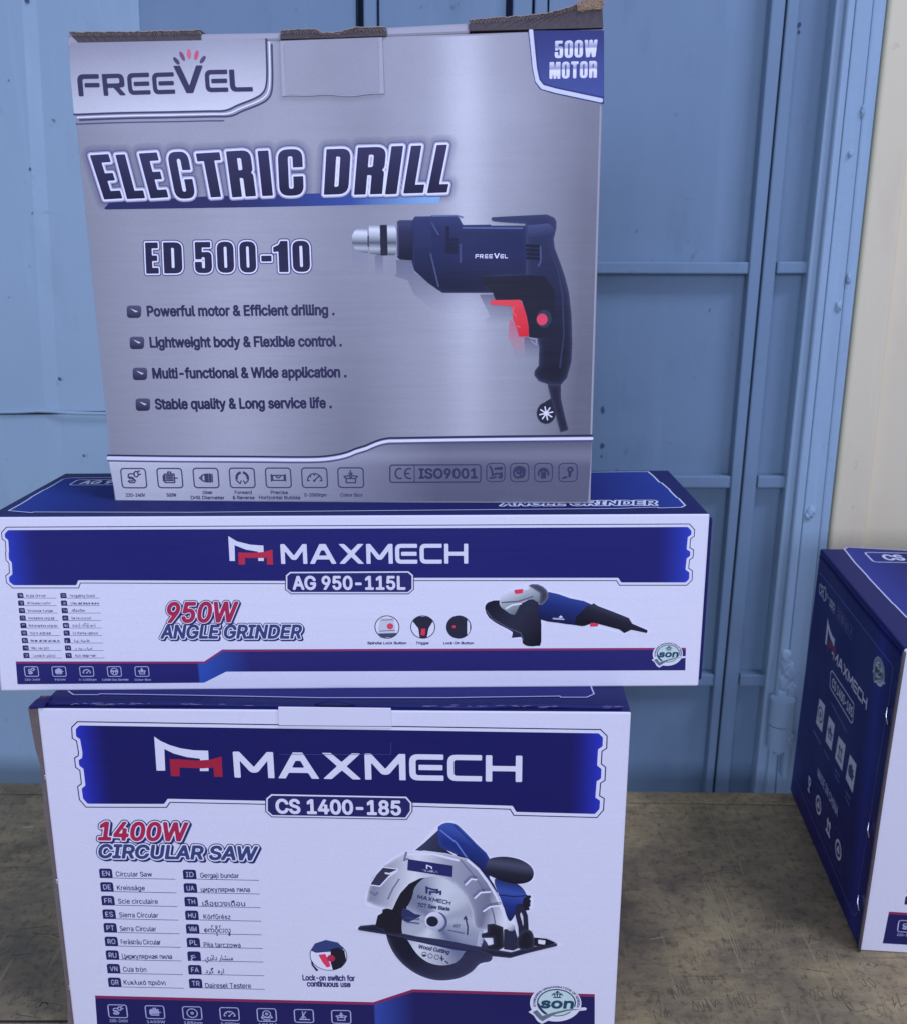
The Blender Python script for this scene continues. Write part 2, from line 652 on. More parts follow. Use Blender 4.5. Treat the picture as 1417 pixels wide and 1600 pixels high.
TECH = {
    'M': (1.4, [[(0, 0), (0, 1), (.22, 1), (.7, .42), (1.18, 1), (1.4, 1), (1.4, 0), (1.18, 0), (1.18, .66), (.82, .2, .1), (.58, .2, .1), (.22, .66), (.22, 0)]], []),
    'A': (1.43, [[(0, 0), (.55, 1), (.88, 1), (1.43, 0), (1.17, 0), (1.05, .22), (.38, .22), (.26, 0)]], [[(.50, .42), (.93, .42), (.80, .68), (.63, .68)]]),
    'X': (1.33, [[(0, 0), (.5, .5), (0, 1), (.3, 1), (.665, .66), (1.03, 1), (1.33, 1), (.83, .5), (1.33, 0), (1.03, 0), (.665, .34), (.3, 0)]], []),
    'E': (1.17, [[(1.17, 1), (0, 1, .3), (0, 0, .3), (1.17, 0), (1.17, .2), (.22, .2, .1), (.22, .8, .1), (1.17, .8)], [(.32, .4), (1.14, .4), (1.14, .6), (.32, .6)]], []),
    'C': (1.17, [[(1.17, 1), (0, 1, .3), (0, 0, .3), (1.17, 0), (1.17, .2), (.22, .2, .1), (.22, .8, .1), (1.17, .8)]], []),
    'H': (1.24, [[(0, 0), (0, 1), (.22, 1), (.22, .6), (1.02, .6), (1.02, 1), (1.24, 1), (1.24, 0), (1.02, 0), (1.02, .4), (.22, .4), (.22, 0)]], []),
    'F': (1.05, [[(0, 0), (0, 1, .3), (1.05, 1), (1.05, .79), (.24, .79, .1), (.24, 0)], [(.33, .4), (1.05, .4), (1.05, .6), (.33, .6)]], []),
    'R': (1.1, [[(0, 0), (.23, 0), (.23, .36), (.52, .36), (.82, 0), (1.12, 0), (.80, .37), (1.08, .37, .2), (1.08, 1, .3), (0, 1)]], [[(.23, .56), (.84, .56, .06), (.84, .80, .06), (.23, .80)]]),
    'L': (1.05, [[(0, 1), (0, 0, .3), (1.05, 0), (1.05, .2), (.24, .2, .1), (.24, 1)]], []),
    'V': (1.40, [[(0, 1.32), (.54, 0), (.86, 0), (1.40, 1.32), (1.08, 1.32), (.70, .36), (.32, 1.32)]], []),
    ' ': (.5, [], []),
}


def word(s, alphabet, gap):
    x = 0
    o = []
    for ch in s:
        w, solid, holes = alphabet[ch]
        for g in solid:
            p = orient(fillet(g)); p = p + [x, 0]; o.append(p)
        for g in holes:
            p = orient(fillet(g), False); p = p + [x, 0]; o.append(p)
        x += w + gap
    return segs_of(o)


def txt(art, s, A, B, height, colour, z=3, bold=0.0, shear=0.0, builtin=False, h=None, fitw=True, mat=0, warp=None, shade=None):
    """A, B, height in face metres"""
    sg = outlines(s, builtin)
    if not len(sg): return
    sg = place(sg, A, B, height, shear, cap_height(builtin))
    h = h or max(height / 13, 0.00012)
    shape_segs(art, sg, colour, z, h, off=bold * height, mat=mat, warp=warp, shade=shade)


def ptxt(art, s, pa, pb, hpx, colour, z=3, bold=0.0, shear=0.0, builtin=False, **kw):
    """the same with the baseline's ends and the letter height read from the photo"""
    f = art.f
    A, B = f.uv(*pa), f.uv(*pb)
    hh = abs(f.uv(pa[0], pa[1] - hpx)[1] - A[1])
    txt(art, s, A, B, hh, colour, z, bold, shear, builtin, **kw)


# small pictograms in a unit square
def arc(cx, cy, r, a0, a1, n=12):
    t = np.radians(np.linspace(a0, a1, n))
    return [(cx + r * math.cos(x), cy + r * math.sin(x)) for x in t]


ICON = {
    'plug': [[(.25, .55), (.25, .68), (.35, .72), (.55, .70)], [(.25, .55), (.30, .48), (.50, .46), (.58, .38), (.50, .28), (.30, .28), (.22, .34)], [(.22, .56), (.45, .54), (.52, .42), (.40, .36), (.25, .38)],
             [(.55, .60), (.52, .74), (.62, .84), (.72, .80), (.74, .64), (.66, .56), (.55, .60)], [(.70, .82), (.82, .86)], [(.74, .68), (.86, .70)]],
    'motor': [[(.25, .28), (.72, .28), (.72, .70), (.25, .70), (.25, .28)], [(.18, .36), (.18, .62), (.25, .62)], [(.18, .36), (.25, .36)], [(.72, .50), (.86, .50)], [(.42, .70), (.42, .80), (.56, .80), (.56, .70)],
              [(.32, .38), (.65, .38)], [(.32, .46), (.65, .46)], [(.32, .54), (.65, .54)], [(.32, .62), (.65, .62)]],
    'chuck': [[(.18, .50), (.30, .60), (.30, .40), (.18, .50)], [(.30, .62), (.45, .68), (.45, .32), (.30, .38), (.30, .62)], [(.52, .70), (.52, .30)], [(.58, .70), (.58, .30)], [(.66, .70), (.66, .30)], [(.72, .70), (.72, .30)], [(.80, .68), (.80, .32)]],
    'turn': [arc(.5, .5, .30, 105, 215), arc(.5, .5, .30, -35, 75), arc(.5, .5, .24, 105, 190), arc(.5, .5, .24, -10, 75), [(.26, .34), (.38, .22), (.44, .36)], [(.74, .34), (.62, .22), (.56, .36)]],
    'level': [[(.16, .34), (.16, .66)], [(.84, .34), (.84, .66)], [(.16, .62), (.84, .62)], [(.16, .38), (.84, .38)], [(.22, .38), (.22, .62)], [(.78, .38), (.78, .62)], arc(.5, .60, .10, 180, 360)],
    'gauge': [arc(.5, .36, .34, 0, 180, 20), [(.16, .36), (.24, .36)], [(.84, .36), (.76, .36)], [(.5, .70), (.5, .62)], [(.26, .60), (.32, .54)], [(.74, .60), (.68, .54)], [(.48, .36), (.64, .52)], arc(.48, .36, .03, 0, 360)],
    'box': [[(.28, .26), (.28, .46), (.72, .46), (.72, .26), (.28, .26)], [(.28, .46), (.18, .56), (.42, .60), (.5, .50), (.58, .60), (.82, .56), (.72, .46)], [(.5, .84), (.5, .64)], [(.42, .72), (.5, .62), (.58, .72)]],
    'disc': [arc(.5, .5, .32, 0, 360, 30), arc(.5, .5, .07, 0, 360, 12)],
    'guard': [arc(.5, .5, .32, 0, 360, 30), [(.2, .5), (.42, .46), (.34, .24)], [(.8, .5), (.58, .46), (.66, .24)], [(.22, .58), (.78, .58)], arc(.5, .46, .1, 0, 180)],
    'blade': [arc(.5, .58, .24, 0, 360, 26), arc(.5, .58, .07, 0, 360, 10), [(.16, .30), (.84, .30)], [(.20, .22), (.34, .30)], [(.30, .14), (.70, .14)], [(.16, .30), (.24, .46)], [(.84, .30), (.76, .46)]],
    'angle': [[(.22, .24), (.84, .24)], [(.26, .24), (.62, .82)], [(.42, .82), (.44, .24)], arc(.26, .24, .34, 0, 58)],
    'globe': [arc(.5, .5, .32, 20, 250, 24), arc(.55, .45, .22, -120, 120), [(.3, .6), (.5, .72), (.55, .55), (.4, .45), (.3, .6)], arc(.62, .42, .1, 0, 360)],
    'ears': [arc(.5, .46, .26, 0, 180, 18), [(.24, .46), (.24, .36)], [(.76, .46), (.76, .36)], arc(.5, .56, .10, 0, 360), [(.42, .44), (.40, .22), (.60, .22), (.58, .44)], [(.5, .44), (.5, .22)]],
    'mask': [[(.2, .84), (.3, .60), (.34, .4)], [(.45, .72), (.82, .78)], [(.45, .70), (.82, .70)], [(.3, .36), (.62, .46), (.84, .36)], [(.2, .2), (.5, .24)], [(.66, .26), (.80, .20), (.80, .5)]],
    'boot': [arc(.62, .66, .12, 0, 360), [(.62, .54), (.62, .30)], [(.56, .54), (.58, .28)], [(.24, .20), (.42, .26)]],
    'glass': [[(.36, .80), (.64, .80), (.62, .56), (.5, .48), (.38, .56), (.36, .80)], [(.5, .48), (.5, .24)], [(.38, .22), (.62, .22)]],
    'up': [[(.36, .26), (.36, .74)], [(.28, .62), (.36, .76), (.44, .62)], [(.64, .26), (.64, .74)], [(.56, .62), (.64, .76), (.72, .62)], [(.22, .20), (.78, .20)]],
    'cycle': [arc(.5, .5, .34, 0, 360, 26), [(.38, .42), (.5, .64), (.62, .42), (.38, .42)]],
}


def icon(art, kind, c, w, hgt, colour, z, frame=True, fw=None, lw=None, round_=0.14):
    c = np.asarray(c, float)
    lw = lw or w * 0.045
    fw = fw or w * 0.045
    if frame:
        r = round_ * w
        b = fillet([(c[0] - w / 2, c[1] - hgt / 2, r), (c[0] + w / 2, c[1] - hgt / 2, r), (c[0] + w / 2, c[1] + hgt / 2, r), (c[0] - w / 2, c[1] + hgt / 2, r)])
        art.stroke([np.vstack([b, b[:1]])], fw, colour, z)
    s = min(w, hgt) * 1.06
    art.stroke([(np.array(l) - 0.5) * s + c for l in ICON[kind]], lw, colour, z + 0.5)


# ------------------------------------------------------------------ solved places of the cartons (metres, table top at z = 0)
CYAW, CX, CY, CD = -0.0426, -0.2596, 0.5350, 0.2236
HC = 0.2457
GX, GY, GYAW, GD = -0.2895, 0.5597, -0.014, 0.1200
HG = 0.1131
SX, SY, SYAW, SD = -0.2173, 0.5980, -0.0691, 0.100
RX, RY, RYAW = 0.3002, 0.6107, -0.109
WY, WYAW = 0.8459, -0.0495
Z = np.array([0, 0, 1.0])


def front(x, y, yaw, z=0.0):
    return Face((x, y, z), (math.cos(yaw), math.sin(yaw), 0), Z)


F_SAW = front(CX, CY, CYAW)
F_GRI = front(GX, GY, GYAW, HC)
F_DRI = front(SX, SY, SYAW, HC + HG)
F_EDGE = front(0, WY, WYAW)
F_WALL = front(0, WY + 0.085, WYAW)
F_TABLE = Face((0, 0, 0), (1, 0, 0), (0, 1, 0))
F_RSIDE = Face((RX, RY, 0), (math.sin(RYAW), -math.cos(RYAW), 0), Z)      # left side of the right carton: u runs towards the camera


def down_to(face, p_top, p_low, z):
    """continue the photographed edge p_top -> p_low until it meets height z on the face"""
    a, b = face.uv(*p_top), face.uv(*p_low)
    t = ((z - face.O[2]) - a[1]) / (b[1] - a[1])
    return a + (b - a) * t


# =================================================================== STRUCTURE
# ---- work table against the wall
m, nt, bs = new_mat('worn_table_board')
g1 = noise(nt, 6.0, 6, 0.62, stretch=(1, 1.0, 1))
g2 = noise(nt, 17, 7, 0.72, stretch=(0.8, 1.2, 1))
g3 = noise(nt, 46, 6, 0.72, stretch=(0.55, 1.3, 1), rot=(0, 0, 0.15))
g4 = noise(nt, 150, 5, 0.75, stretch=(1, 0.8, 1))
base = mix(nt, ramp(nt, [(0.35, 0.0), (0.65, 1.0)], g3), P(121, 110, 97), P(144, 132, 114))
base = mix(nt, ramp(nt, [(0.45, 0.0), (0.66, 0.8)], g1), base, P(82, 76, 78))
base = mix(nt, ramp(nt, [(0.50, 0.0), (0.70, 0.7)], g2), base, P(70, 64, 66))
base = mix(nt, ramp(nt, [(0.50, 0.0), (0.64, 0.62)], g4), base, P(66, 58, 56))
tcg = nd(nt, 'ShaderNodeTexCoord')


def grime_and_shade(fac_in, cx, cy, rx, ry, amount):  # soft dark patch: table dirt plus the stack's shadow painted into the colour
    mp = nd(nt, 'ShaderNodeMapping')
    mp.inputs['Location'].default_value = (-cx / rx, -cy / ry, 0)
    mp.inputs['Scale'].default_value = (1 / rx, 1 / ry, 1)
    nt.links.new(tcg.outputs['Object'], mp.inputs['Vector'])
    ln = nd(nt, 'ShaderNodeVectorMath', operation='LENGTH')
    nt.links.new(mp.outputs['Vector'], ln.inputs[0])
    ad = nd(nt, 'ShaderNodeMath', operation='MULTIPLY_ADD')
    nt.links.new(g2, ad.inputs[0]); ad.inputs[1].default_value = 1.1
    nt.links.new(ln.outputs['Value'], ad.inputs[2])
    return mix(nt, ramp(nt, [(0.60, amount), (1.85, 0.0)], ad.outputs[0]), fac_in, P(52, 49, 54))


base = grime_and_shade(base, 0.125, 0.64, 0.125, 0.25, 0.80)  # right of the stack: dirt and painted shadow together
base = grime_and_shade(base, -0.34, 0.62, 0.10, 0.10, 0.55)
sc1 = noise(nt, 110, 2, 0.5, stretch=(2.2, 0.10, 1), rot=(0, 0, 0.32))
base = mix(nt, ramp(nt, [(0.64, 0.0), (0.72, 0.28)], sc1), base, P(150, 143, 130))
sc2 = noise(nt, 90, 3, 0.6, stretch=(0.12, 2.4, 1), rot=(0, 0, 0.06))
base = mix(nt, ramp(nt, [(0.60, 0.0), (0.70, 0.35)], sc2), base, P(62, 56, 60))
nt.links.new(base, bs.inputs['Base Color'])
nt.links.new(ramp(nt, [(0.3, 0.42), (0.7, 0.68)], g2), bs.inputs['Roughness'])
bump(nt, bs, mix(nt, 0.5, g3, g4), 0.35, 0.002)
M_TABLE = m
m, nt, bs = new_mat('table_ink')
at = nd(nt, 'ShaderNodeAttribute', attribute_name='Col')
nt.links.new(at.outputs['Color'], bs.inputs['Base Color'])
bs.inputs['Roughness'].default_value = 0.6
M_MARK = m


def wall_uv_y(u, n=0.0):
    p = F_EDGE.at(u, 0, n)
    return p[1]


bm = bmesh.new()
yl, yr = wall_uv_y(-1.3, 0.0), wall_uv_y(1.3, 0.0)
strip = 0.022
hexa(bm, [(-1.3, 0.12, -0.03), (1.3, 0.12, -0.03), (1.3, yr - strip, -0.03), (-1.3, yl - strip, -0.03),
          (-1.3, 0.12, 0), (1.3, 0.12, 0), (1.3, yr - strip, 0), (-1.3, yl - strip, 0)], 0.0012, 2)
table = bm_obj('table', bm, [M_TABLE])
tag(table, 'worn scribbled wooden work table under all the cartons', 'table')
bm = bmesh.new()
hexa(bm, [(-1.3, yl - strip + 0.0022, -0.03), (1.3, yr - strip + 0.0022, -0.03), (1.3, yr, -0.03), (-1.3, yl, -0.03),
          (-1.3, yl - strip + 0.0022, -0.0006), (1.3, yr - strip + 0.0022, -0.0006), (1.3, yr, -0.0006), (-1.3, yl, -0.0006)], 0.001, 2)
bm_obj('rear_batten', bm, [M_TABLE], table)
for x in (-1.2, 1.2):
    for y in (0.2, 0.70):
        bm = bmesh.new()
        hexa(bm, [(x - .03, y - .03, -0.75), (x + .03, y - .03, -0.75), (x + .03, y + .03, -0.75), (x - .03, y + .03, -0.75),
                  (x - .03, y - .03, -0.0301), (x + .03, y - .03, -0.0301), (x + .03, y + .03, -0.0301), (x - .03, y + .03, -0.0301)], 0.002, 1)
        bm_obj('leg', bm, [M_TABLE], table)

# pencil scribbles and scratches on the table
tm = Art(F_TABLE)
tm.cur = 'pencil_marks'
DARK = P(78, 71, 68)


def scribble(px, py, w, hgt, n, colr, wd=0.0006, slant=0.3):
    """a short run of hand-written strokes at a photo spot"""
    c = F_TABLE.uv(px, py)
    e = F_TABLE.uv(px + w, py - rnd.uniform(-.1, .35) * w)
    d = (e - c)
    L = np.linalg.norm(d)
    ex = d / L
    ey = np.array([-ex[1], ex[0]])
    hh = min(hgt, 0.016) * 0.6
    lines = []
    for i in range(n):
        x = L * (i + 0.1) / n
        cw = L / n * 0.8
        k = rnd.choice('NSLOUVMIJA')
        pts = {'N': [(0, 0), (.1, 1), (.8, .1), (.9, 1)], 'S': [(.9, .9), (.3, 1), (.2, .6), (.8, .4), (.6, 0), (0, .1)], 'L': [(.1, 1), (0, 0), (.9, .1)],
               'O': [(.5, 0), (0, .5), (.5, 1), (.9, .5), (.5, 0)], 'U': [(0, 1), (.1, .1), (.6, 0), (.9, .9)], 'V': [(0, 1), (.4, 0), (.9, 1)],
               'M': [(0, 0), (.2, 1), (.45, .2), (.7, 1), (.95, 0)], 'I': [(.4, 0), (.5, 1)], 'J': [(.8, 1), (.7, .1), (.2, 0), (0, .3)], 'A': [(0, 0), (.4, 1), (.8, 0), (.6, .4), (.2, .4)]}[k]
        lines.append([c + ex * (x + (u + slant * v + rnd.uniform(-.2, .2)) * cw) + ey * hh * (v + rnd.uniform(-.28, .28)) for u, v in pts])
    tm.stroke(lines, wd, colr, 1, h=0.00035)


for px, py, w, hg, n in ((1050, 1560, 34, .018, 3), (1085, 1583, 40, .016, 4), (1140, 1575, 46, .018, 5), (1088, 1540, 34, .012, 3), (1170, 1512, 26, .012, 3), (1230, 1590, 24, .014, 2),
                         (1330, 1588, 30, .03, 3), (1370, 1590, 26, .02, 2), (1395, 1570, 22, .02, 2), (1255, 1570, 40, .05, 3), (1075, 1510, 40, .012, 4), (1180, 1440, 40, .010, 4),
                         (1020, 1592, 30, .012, 2), (1160, 1490, 60, .03, 4), (1240, 1480, 40, .016, 2), (1350, 1545, 22, .014, 2), (1275, 1500, 24, .02, 2), (1050, 1282, 30, .008, 3),
                         (1090, 1283, 28, .009, 3), (1200, 1455, 30, .014, 2), (1130, 1480, 28, .012, 2), (40, 1575, 24, .006, 2), (20, 1560, 30, .008, 2), (1010, 1570, 24, .014, 2), (1340, 1510, 36, .008, 3), (1300, 1560, 20, .012, 2)):
    scribble(px, py, w, hg, n, DARK, rnd.choice((0.0004, 0.0005, 0.0006)))
for k in range(16):      # pale knife scratches running towards the viewer
    px = 1095 + rnd.uniform(-14, 34) + k * 1.5
    py = 1250 + rnd.uniform(0, 150)
    ln = rnd.uniform(40, 150)
    a, b = F_TABLE.uv(px, py), F_TABLE.uv(px + ln * rnd.uniform(0.32, 0.42), py + ln)
    tm.stroke([[a, b]], rnd.uniform(0.0003, 0.0006), P(134, 128, 116), 1.5, h=0.0003)
for k in range(22):
    px, py = rnd.choice(((rnd.uniform(0, 90), rnd.uniform(1240, 1590)), (rnd.uniform(985, 1330), rnd.uniform(1260, 1595))))
    a = F_TABLE.uv(px, py)
    th = rnd.uniform(-0.5, 0.5)
    L = rnd.uniform(0.006, 0.03)
    tm.stroke([[a, a + L * np.array([math.cos(th), math.sin(th)])]], rnd.uniform(0.0003, 0.0008), rnd.choice((P(150, 145, 135), P(60, 56, 60), P(56, 52, 56))), 1.2, h=0.0003)
tm.stroke([F_TABLE.uvs(((62, 1573), (66, 1568), (71, 1567), (75, 1570)))], 0.0010, P(40, 36, 40), 1.4)
tm.stroke([F_TABLE.uvs(((-40, 1597), (104, 1597)))], 0.0022, P(36, 30, 30), 1.1)
tm.stroke([F_TABLE.uvs(((34, 1294), (52, 1292)))], 0.0008, P(190, 188, 190), 1.6)
tm.build(table, [M_MARK])['pencil_marks']['kind'] = 'stuff'

# ---- cream wall at the right
wall_face_n = 0.0
bm = bmesh.new()
z0, z1 = -0.75, 1.9
XW = F_WALL.uv(1385, 20)[0]


def vband(face, top, low, ztop=1.3, zlow=-0.2, n=0.0):
    """u at the top and the bottom heights of an upright edge seen at two photo points"""
    a, b = face.uv(*top, n), face.uv(*low, n)
    s = (a[0] - b[0]) / (a[1] - b[1])
    return (b[0] + s * (zlow - b[1]), b[0] + s * (ztop - b[1]))


ZT, ZB = 1.25, -0.35


def upright(bm, e0, e1, n0, n1, bevel=0.0, segs=2, face=None, zt=ZT, zb=ZB, mat=0):
    face = face or F_WALL
    a = vband(face, *e0, zt, zb, n1) if isinstance(e0[0], tuple) else e0
    b = vband(face, *e1, zt, zb, n1) if isinstance(e1[0], tuple) else e1
    slab_uv(bm, face, [(a[0], zb), (b[0], zb), (b[1], zt), (a[1], zt)], n0, n1, bevel, segs, mat)


bm = bmesh.new()
E_CREAM = ((1386, 30), (1296, 850))
E_STEP = ((1398, 430), (1351, 850))
far = (F_WALL.uv(1385, 20)[0] + 0.9,) * 2
upright(bm, E_CREAM, E_STEP, -0.02, 0.011, 0.004, 4)
upright(bm, E_CREAM, far, -0.03, 0.0008, 0.0, 1)
cream = bm_obj('cream_wall', bm, [M_CREAM])
tag(cream, 'cream painted wall with a shallow upright step beside the blue door frame', 'wall')

# ---- blue steel door with two leaves, its frame and hinge
door = tag(link('steel_door', None), 'blue painted double leaf steel door with box section rails behind the cartons', 'door')
door.location = (0, WY, 0)
DI = Matrix.Translation((0, -WY, 0))


def dpart(name, bm, mats, parent=None, smooth=False):
    o = bm_obj(name, bm, mats, None, smooth)
    p = parent or door
    o.parent = p
    o.matrix_parent_inverse = p.matrix_world.inverted() if p is not door else DI
    return o


E_SEAM_L, E_SEAM_R = ((1228, 0), (1114, 1230)), ((1231, 0), (1117, 1230))
E_ST_L = ((1206, 0), (1102, 1230))
E_ST_R = ((1250, 0), (1139, 1230))
E_FR = ((1307, 0), (1179, 1236))
E_FR2 = ((1324, 0), (1196, 1236))
E_FR3 = ((1338, 0), (1211, 1236))
# sheets
bm = bmesh.new()
LEFT = (-1.3, -1.3)
E_P1 = ((593, 0), (600, 1230))
upright(bm, ((858, 0), (820, 1230)), E_ST_L, -0.02, -0.004)
upright(bm, E_P1, ((790, 0), (770, 1230)), -0.02, -0.005)
dpart('sheet_panel', bm, [M_DOOR])
bm = bmesh.new()
upright(bm, E_SEAM_R, E_FR, -0.022, -0.004)
dpart('sheet_panel', bm, [M_DOOR])
# left end: wide pale sheet in shallow folds, with a lapped joint
bm = bmesh.new()
lap = F_WALL.uv(60, 646)[1]
Ea, Eb, Ec = ((34, 0), (75, 730)), ((55, 0), (96, 730)), ((215, 0), (246, 730))
for (a, b, nn) in ((LEFT, Ea, 0.0), (Ea, Eb, None), (Eb, Ec, -0.0025)):
    pa = vband(F_WALL, *a, ZT, ZB) if isinstance(a[0], tuple) else a
    pb = vband(F_WALL, *b, ZT, ZB) if isinstance(b[0], tuple) else b

    def lerp(p, z): return p[0] + (p[1] - p[0]) * (z - ZB) / (ZT - ZB)
    for (zb, zt, dn) in ((ZB, lap - 0.0016, -0.0018), (lap + 0.0016, ZT, 0.0)):
        n0, n1 = (nn, nn) if nn is not None else (0.0, -0.0025)
        q = [(lerp(pa, zb), zb), (lerp(pb, zb), zb), (lerp(pb, zt), zt), (lerp(pa, zt), zt)]
        hexa(bm, [F_WALL.at(u, v, -0.02) for u, v in q] + [F_WALL.at(q[0][0], q[0][1], n0 + dn), F_WALL.at(q[1][0], q[1][1], n1 + dn), F_WALL.at(q[2][0], q[2][1], n1 + dn), F_WALL.at(q[3][0], q[3][1], n0 + dn)])
dpart('pale_sheet', bm, [M_DOORL])
# wavy lip of the lapped joint
bm = bmesh.new()
pts = [F_WALL.pt(x, y, 0.0005) for x, y in ((-60, 644), (0, 644), (30, 643.5), (60, 642), (85, 643), (110, 645), (150, 646), (200, 646.5), (330, 648))]
tube(bm, pts, 0.0016, 8)
dpart('lap_joint', bm, [M_DOORL], smooth=True)
bm = bmesh.new()
upright(bm, Ec, ((556, 0), (566, 1230)), -0.02, -0.0035)
dpart('sheet_panel', bm, [M_DOOR])
# upright posts
for a, b, n1, mm in ((((568, 0), (578, 1230)), ((588, 0), (596, 1230)), 0.003, M_DOOR), (((801, 0), (780, 1230)), ((831, 0), (806, 1230)), 0.004, M_DOOR),
                     (((835, 0), (810, 1230)), ((855, 0), (828, 1230)), 0.002, M_DOOR), (E_ST_L, E_SEAM_L, 0.012, M_DOOR), (E_SEAM_R, E_ST_R, 0.011, M_DOOR)):
    bm = bmesh.new()
    upright(bm, a, b, -0.004, n1, 0.0015, 2)
    dpart('stile', bm, [mm])
bm = bmesh.new()
upright(bm, LEFT, (0.9, 0.9), -0.06, -0.0405)
dpart('rear_sheet', bm, [M_GAP])
# rails
for y0, y1 in ((409, 428), (744, 763), (1055, 1073), (95 - 330, 113 - 330)):
    bm = bmesh.new()
    q = F_WALL.uvs(((870, y1 - 1), (1180, y1), (1180, y0), (870, y0 - 1)), 0.010)
    k = 0.0915 / FOC

    def ux(edge, v):
        p = vband(F_WALL, *edge, ZT, ZB, 0.010)
        return p[0] + (p[1] - p[0]) * (v - ZB) / (ZT - ZB)
    vb, vt = q[1][1], q[2][1]
    slab_uv(bm, F_WALL, [(ux(((858, 0), (820, 1230)), vb), q[0][1]), (ux(E_ST_L, vb) - 0.0003, vb), (ux(E_ST_L, vt) - 0.0003, vt), (ux(((858, 0), (820, 1230)), vt), q[3][1])], -0.0045, 0.010, 0.0014, 2)
    dpart('rail', bm, [M_DOOR])
    bm = bmesh.new()
    slab_uv(bm, F_WALL, [(ux(E_ST_R, vb) + 0.001, vb), (ux(E_FR, vb) - 0.0004, vb), (ux(E_FR, vt) - 0.0004, vt), (ux(E_ST_R, vt) + 0.001, vt)], -0.0045, 0.010, 0.0014, 2)
    dpart('rail', bm, [M_DOOR])
# holes and paint chips in the sheet
bm = bmesh.new()
for px, py, r in ((942, 641, 0.0022), (941, 697, 0.0022), (940, 714, 0.0010), (1250, 37, 0.002), (1250, 48, 0.0012), (93, 592, 0.0014), (47, 264, 0.0012), (131, 712, 0.0012), (42, 0, 0.0018)):
    c = F_WALL.uv(px, py)
    poly = [c + r * rnd.uniform(.7, 1.2) * np.array([math.cos(t), 1.5 * math.sin(t)]) for t in np.linspace(0, 2 * math.pi, 9)[:-1]]
    n = 0.0004 if px < 560 else -0.0036
    bm.faces.new([bm.verts.new(tuple(F_WALL.at(p[0], p[1], n))) for p in poly])
dpart('rivet_holes', bm, [M_GAP])
M_CHIP, _nt, _bs = new_mat('chipped_primer')
_bs.inputs['Base Color'].default_value = (*P(76, 94, 130), 1)
_bs.inputs['Roughness'].default_value = 0.7
bm = bmesh.new()
for k in range(16):
    px, py = rnd.choice(((rnd.uniform(950, 1165), rnd.uniform(60, 1200)), (rnd.uniform(5, 90), rnd.uniform(60, 720)), (rnd.uniform(1000, 1140), rnd.uniform(820, 1200))))
    r = rnd.choice((.0005, .0006, .0009, .0013))
    n = 0.0006 if px < 560 else -0.0034
    c = F_WALL.uv(px, py, n)
    el = rnd.uniform(.6, 2.6)
    poly = [c + r * rnd.uniform(.5, 1.2) * np.array([math.cos(t), el * math.sin(t)]) for t in np.linspace(0, 2 * math.pi, 8)[:-1]]
    bm.faces.new([bm.verts.new(tuple(F_WALL.at(p[0], p[1], n))) for p in poly])
dpart('paint_chips', bm, [M_CHIP])['kind'] = 'stuff'

# frame: stepped steel post with weld lumps
frame = tag(link('door_frame', None), 'thick blue painted steel door frame post running up beside the cream wall', 'door frame')
frame.location = (0, WY, 0)
bm = bmesh.new()
upright(bm, ((1309, 0), (1181, 1236)), ((1380, 30), (1290, 850)), -0.03, 0.0135)
upright(bm, E_FR, E_FR2, -0.02, 0.016, 0.002, 2)
upright(bm, E_FR2, E_FR3, -0.02, 0.024, 0.0045, 4)
upright(bm, E_FR3, ((1365, 0), (1240, 1236)), -0.02, 0.0215, 0.0015, 2)
upright(bm, ((1365, 0), (1240, 1236)), ((1383, 30), (1293, 850)), -0.02, 0.0195, 0.002, 2)
dpart('post', bm, [M_FRAME], frame).matrix_parent_inverse = DI


def lump(bm, c, r, seed, flat=0.6):
    rr = random.Random(seed)
    t = bmesh.new()
    bmesh.ops.create_icosphere(t, subdivisions=3, radius=1.0)
    ph = [rr.uniform(0, 6) for _ in range(6)]
    for v in t.verts:
        x, y, z = v.co
        k = 1 + 0.16 * math.sin(4 * x + ph[0]) * math.sin(5 * z + ph[1]) + 0.12 * math.sin(9 * z + ph[2] + 4 * x) + 0.05 * math.sin(17 * x + ph[3]) * math.sin(15 * z + ph[4])
        v.co = Vector((x * r[0] * k, y * r[1] * k * flat, z * r[2] * k)) + Vector(tuple(c))
    me = bpy.data.meshes.new('tmp'); t.to_mesh(me); t.free(); bm.from_mesh(me); bpy.data.meshes.remove(me)


bm = bmesh.new()
for i, (px, py, a, b) in enumerate(((1228, 1030, .0065, .011), (1233, 1052, .007, .012), (1226, 1068, .0075, .012), (1236, 1078, .006, .010), (1222, 1086, .007, .008), (1229, 1041, .006, .008))):
    lump(bm, F_WALL.pt(px, py, 0.024), (a * .85, 0.004, b), i)
for i, (px, py, a, b) in enumerate(((1310, 478, .0030, .0045), (1328, 240, .002, .003), (1267, 800, .004, .006), (1262, 806, .003, .004), (1326, 435, .002, .005), (1348, 172, .002, .005))):
    lump(bm, F_WALL.pt(px, py, 0.022), (a, 0.004, b), 20 + i)
dpart('weld_bead', bm, [M_FRAME], frame, True).matrix_parent_inverse = DI
# hinge: two knuckles, a pin and a bent strap
hinge = None
bm = bmesh.new()


def knuckle(bm, p0, p1, wpx, n):
    a, b = F_WALL.pt(*p0, n), F_WALL.pt(*p1, n)
    r = abs(F_WALL.uv(p0[0] + wpx / 2, p0[1], n)[0] - F_WALL.uv(p0[0] - wpx / 2, p0[1], n)[0]) / 2
    a, b = Vector(tuple(a)), Vector(tuple(b))
    d = (b - a)
    tube(bm, [a, a + d * .015, a + d * .985, b], [r * .97, r, r, r * .97], 28)


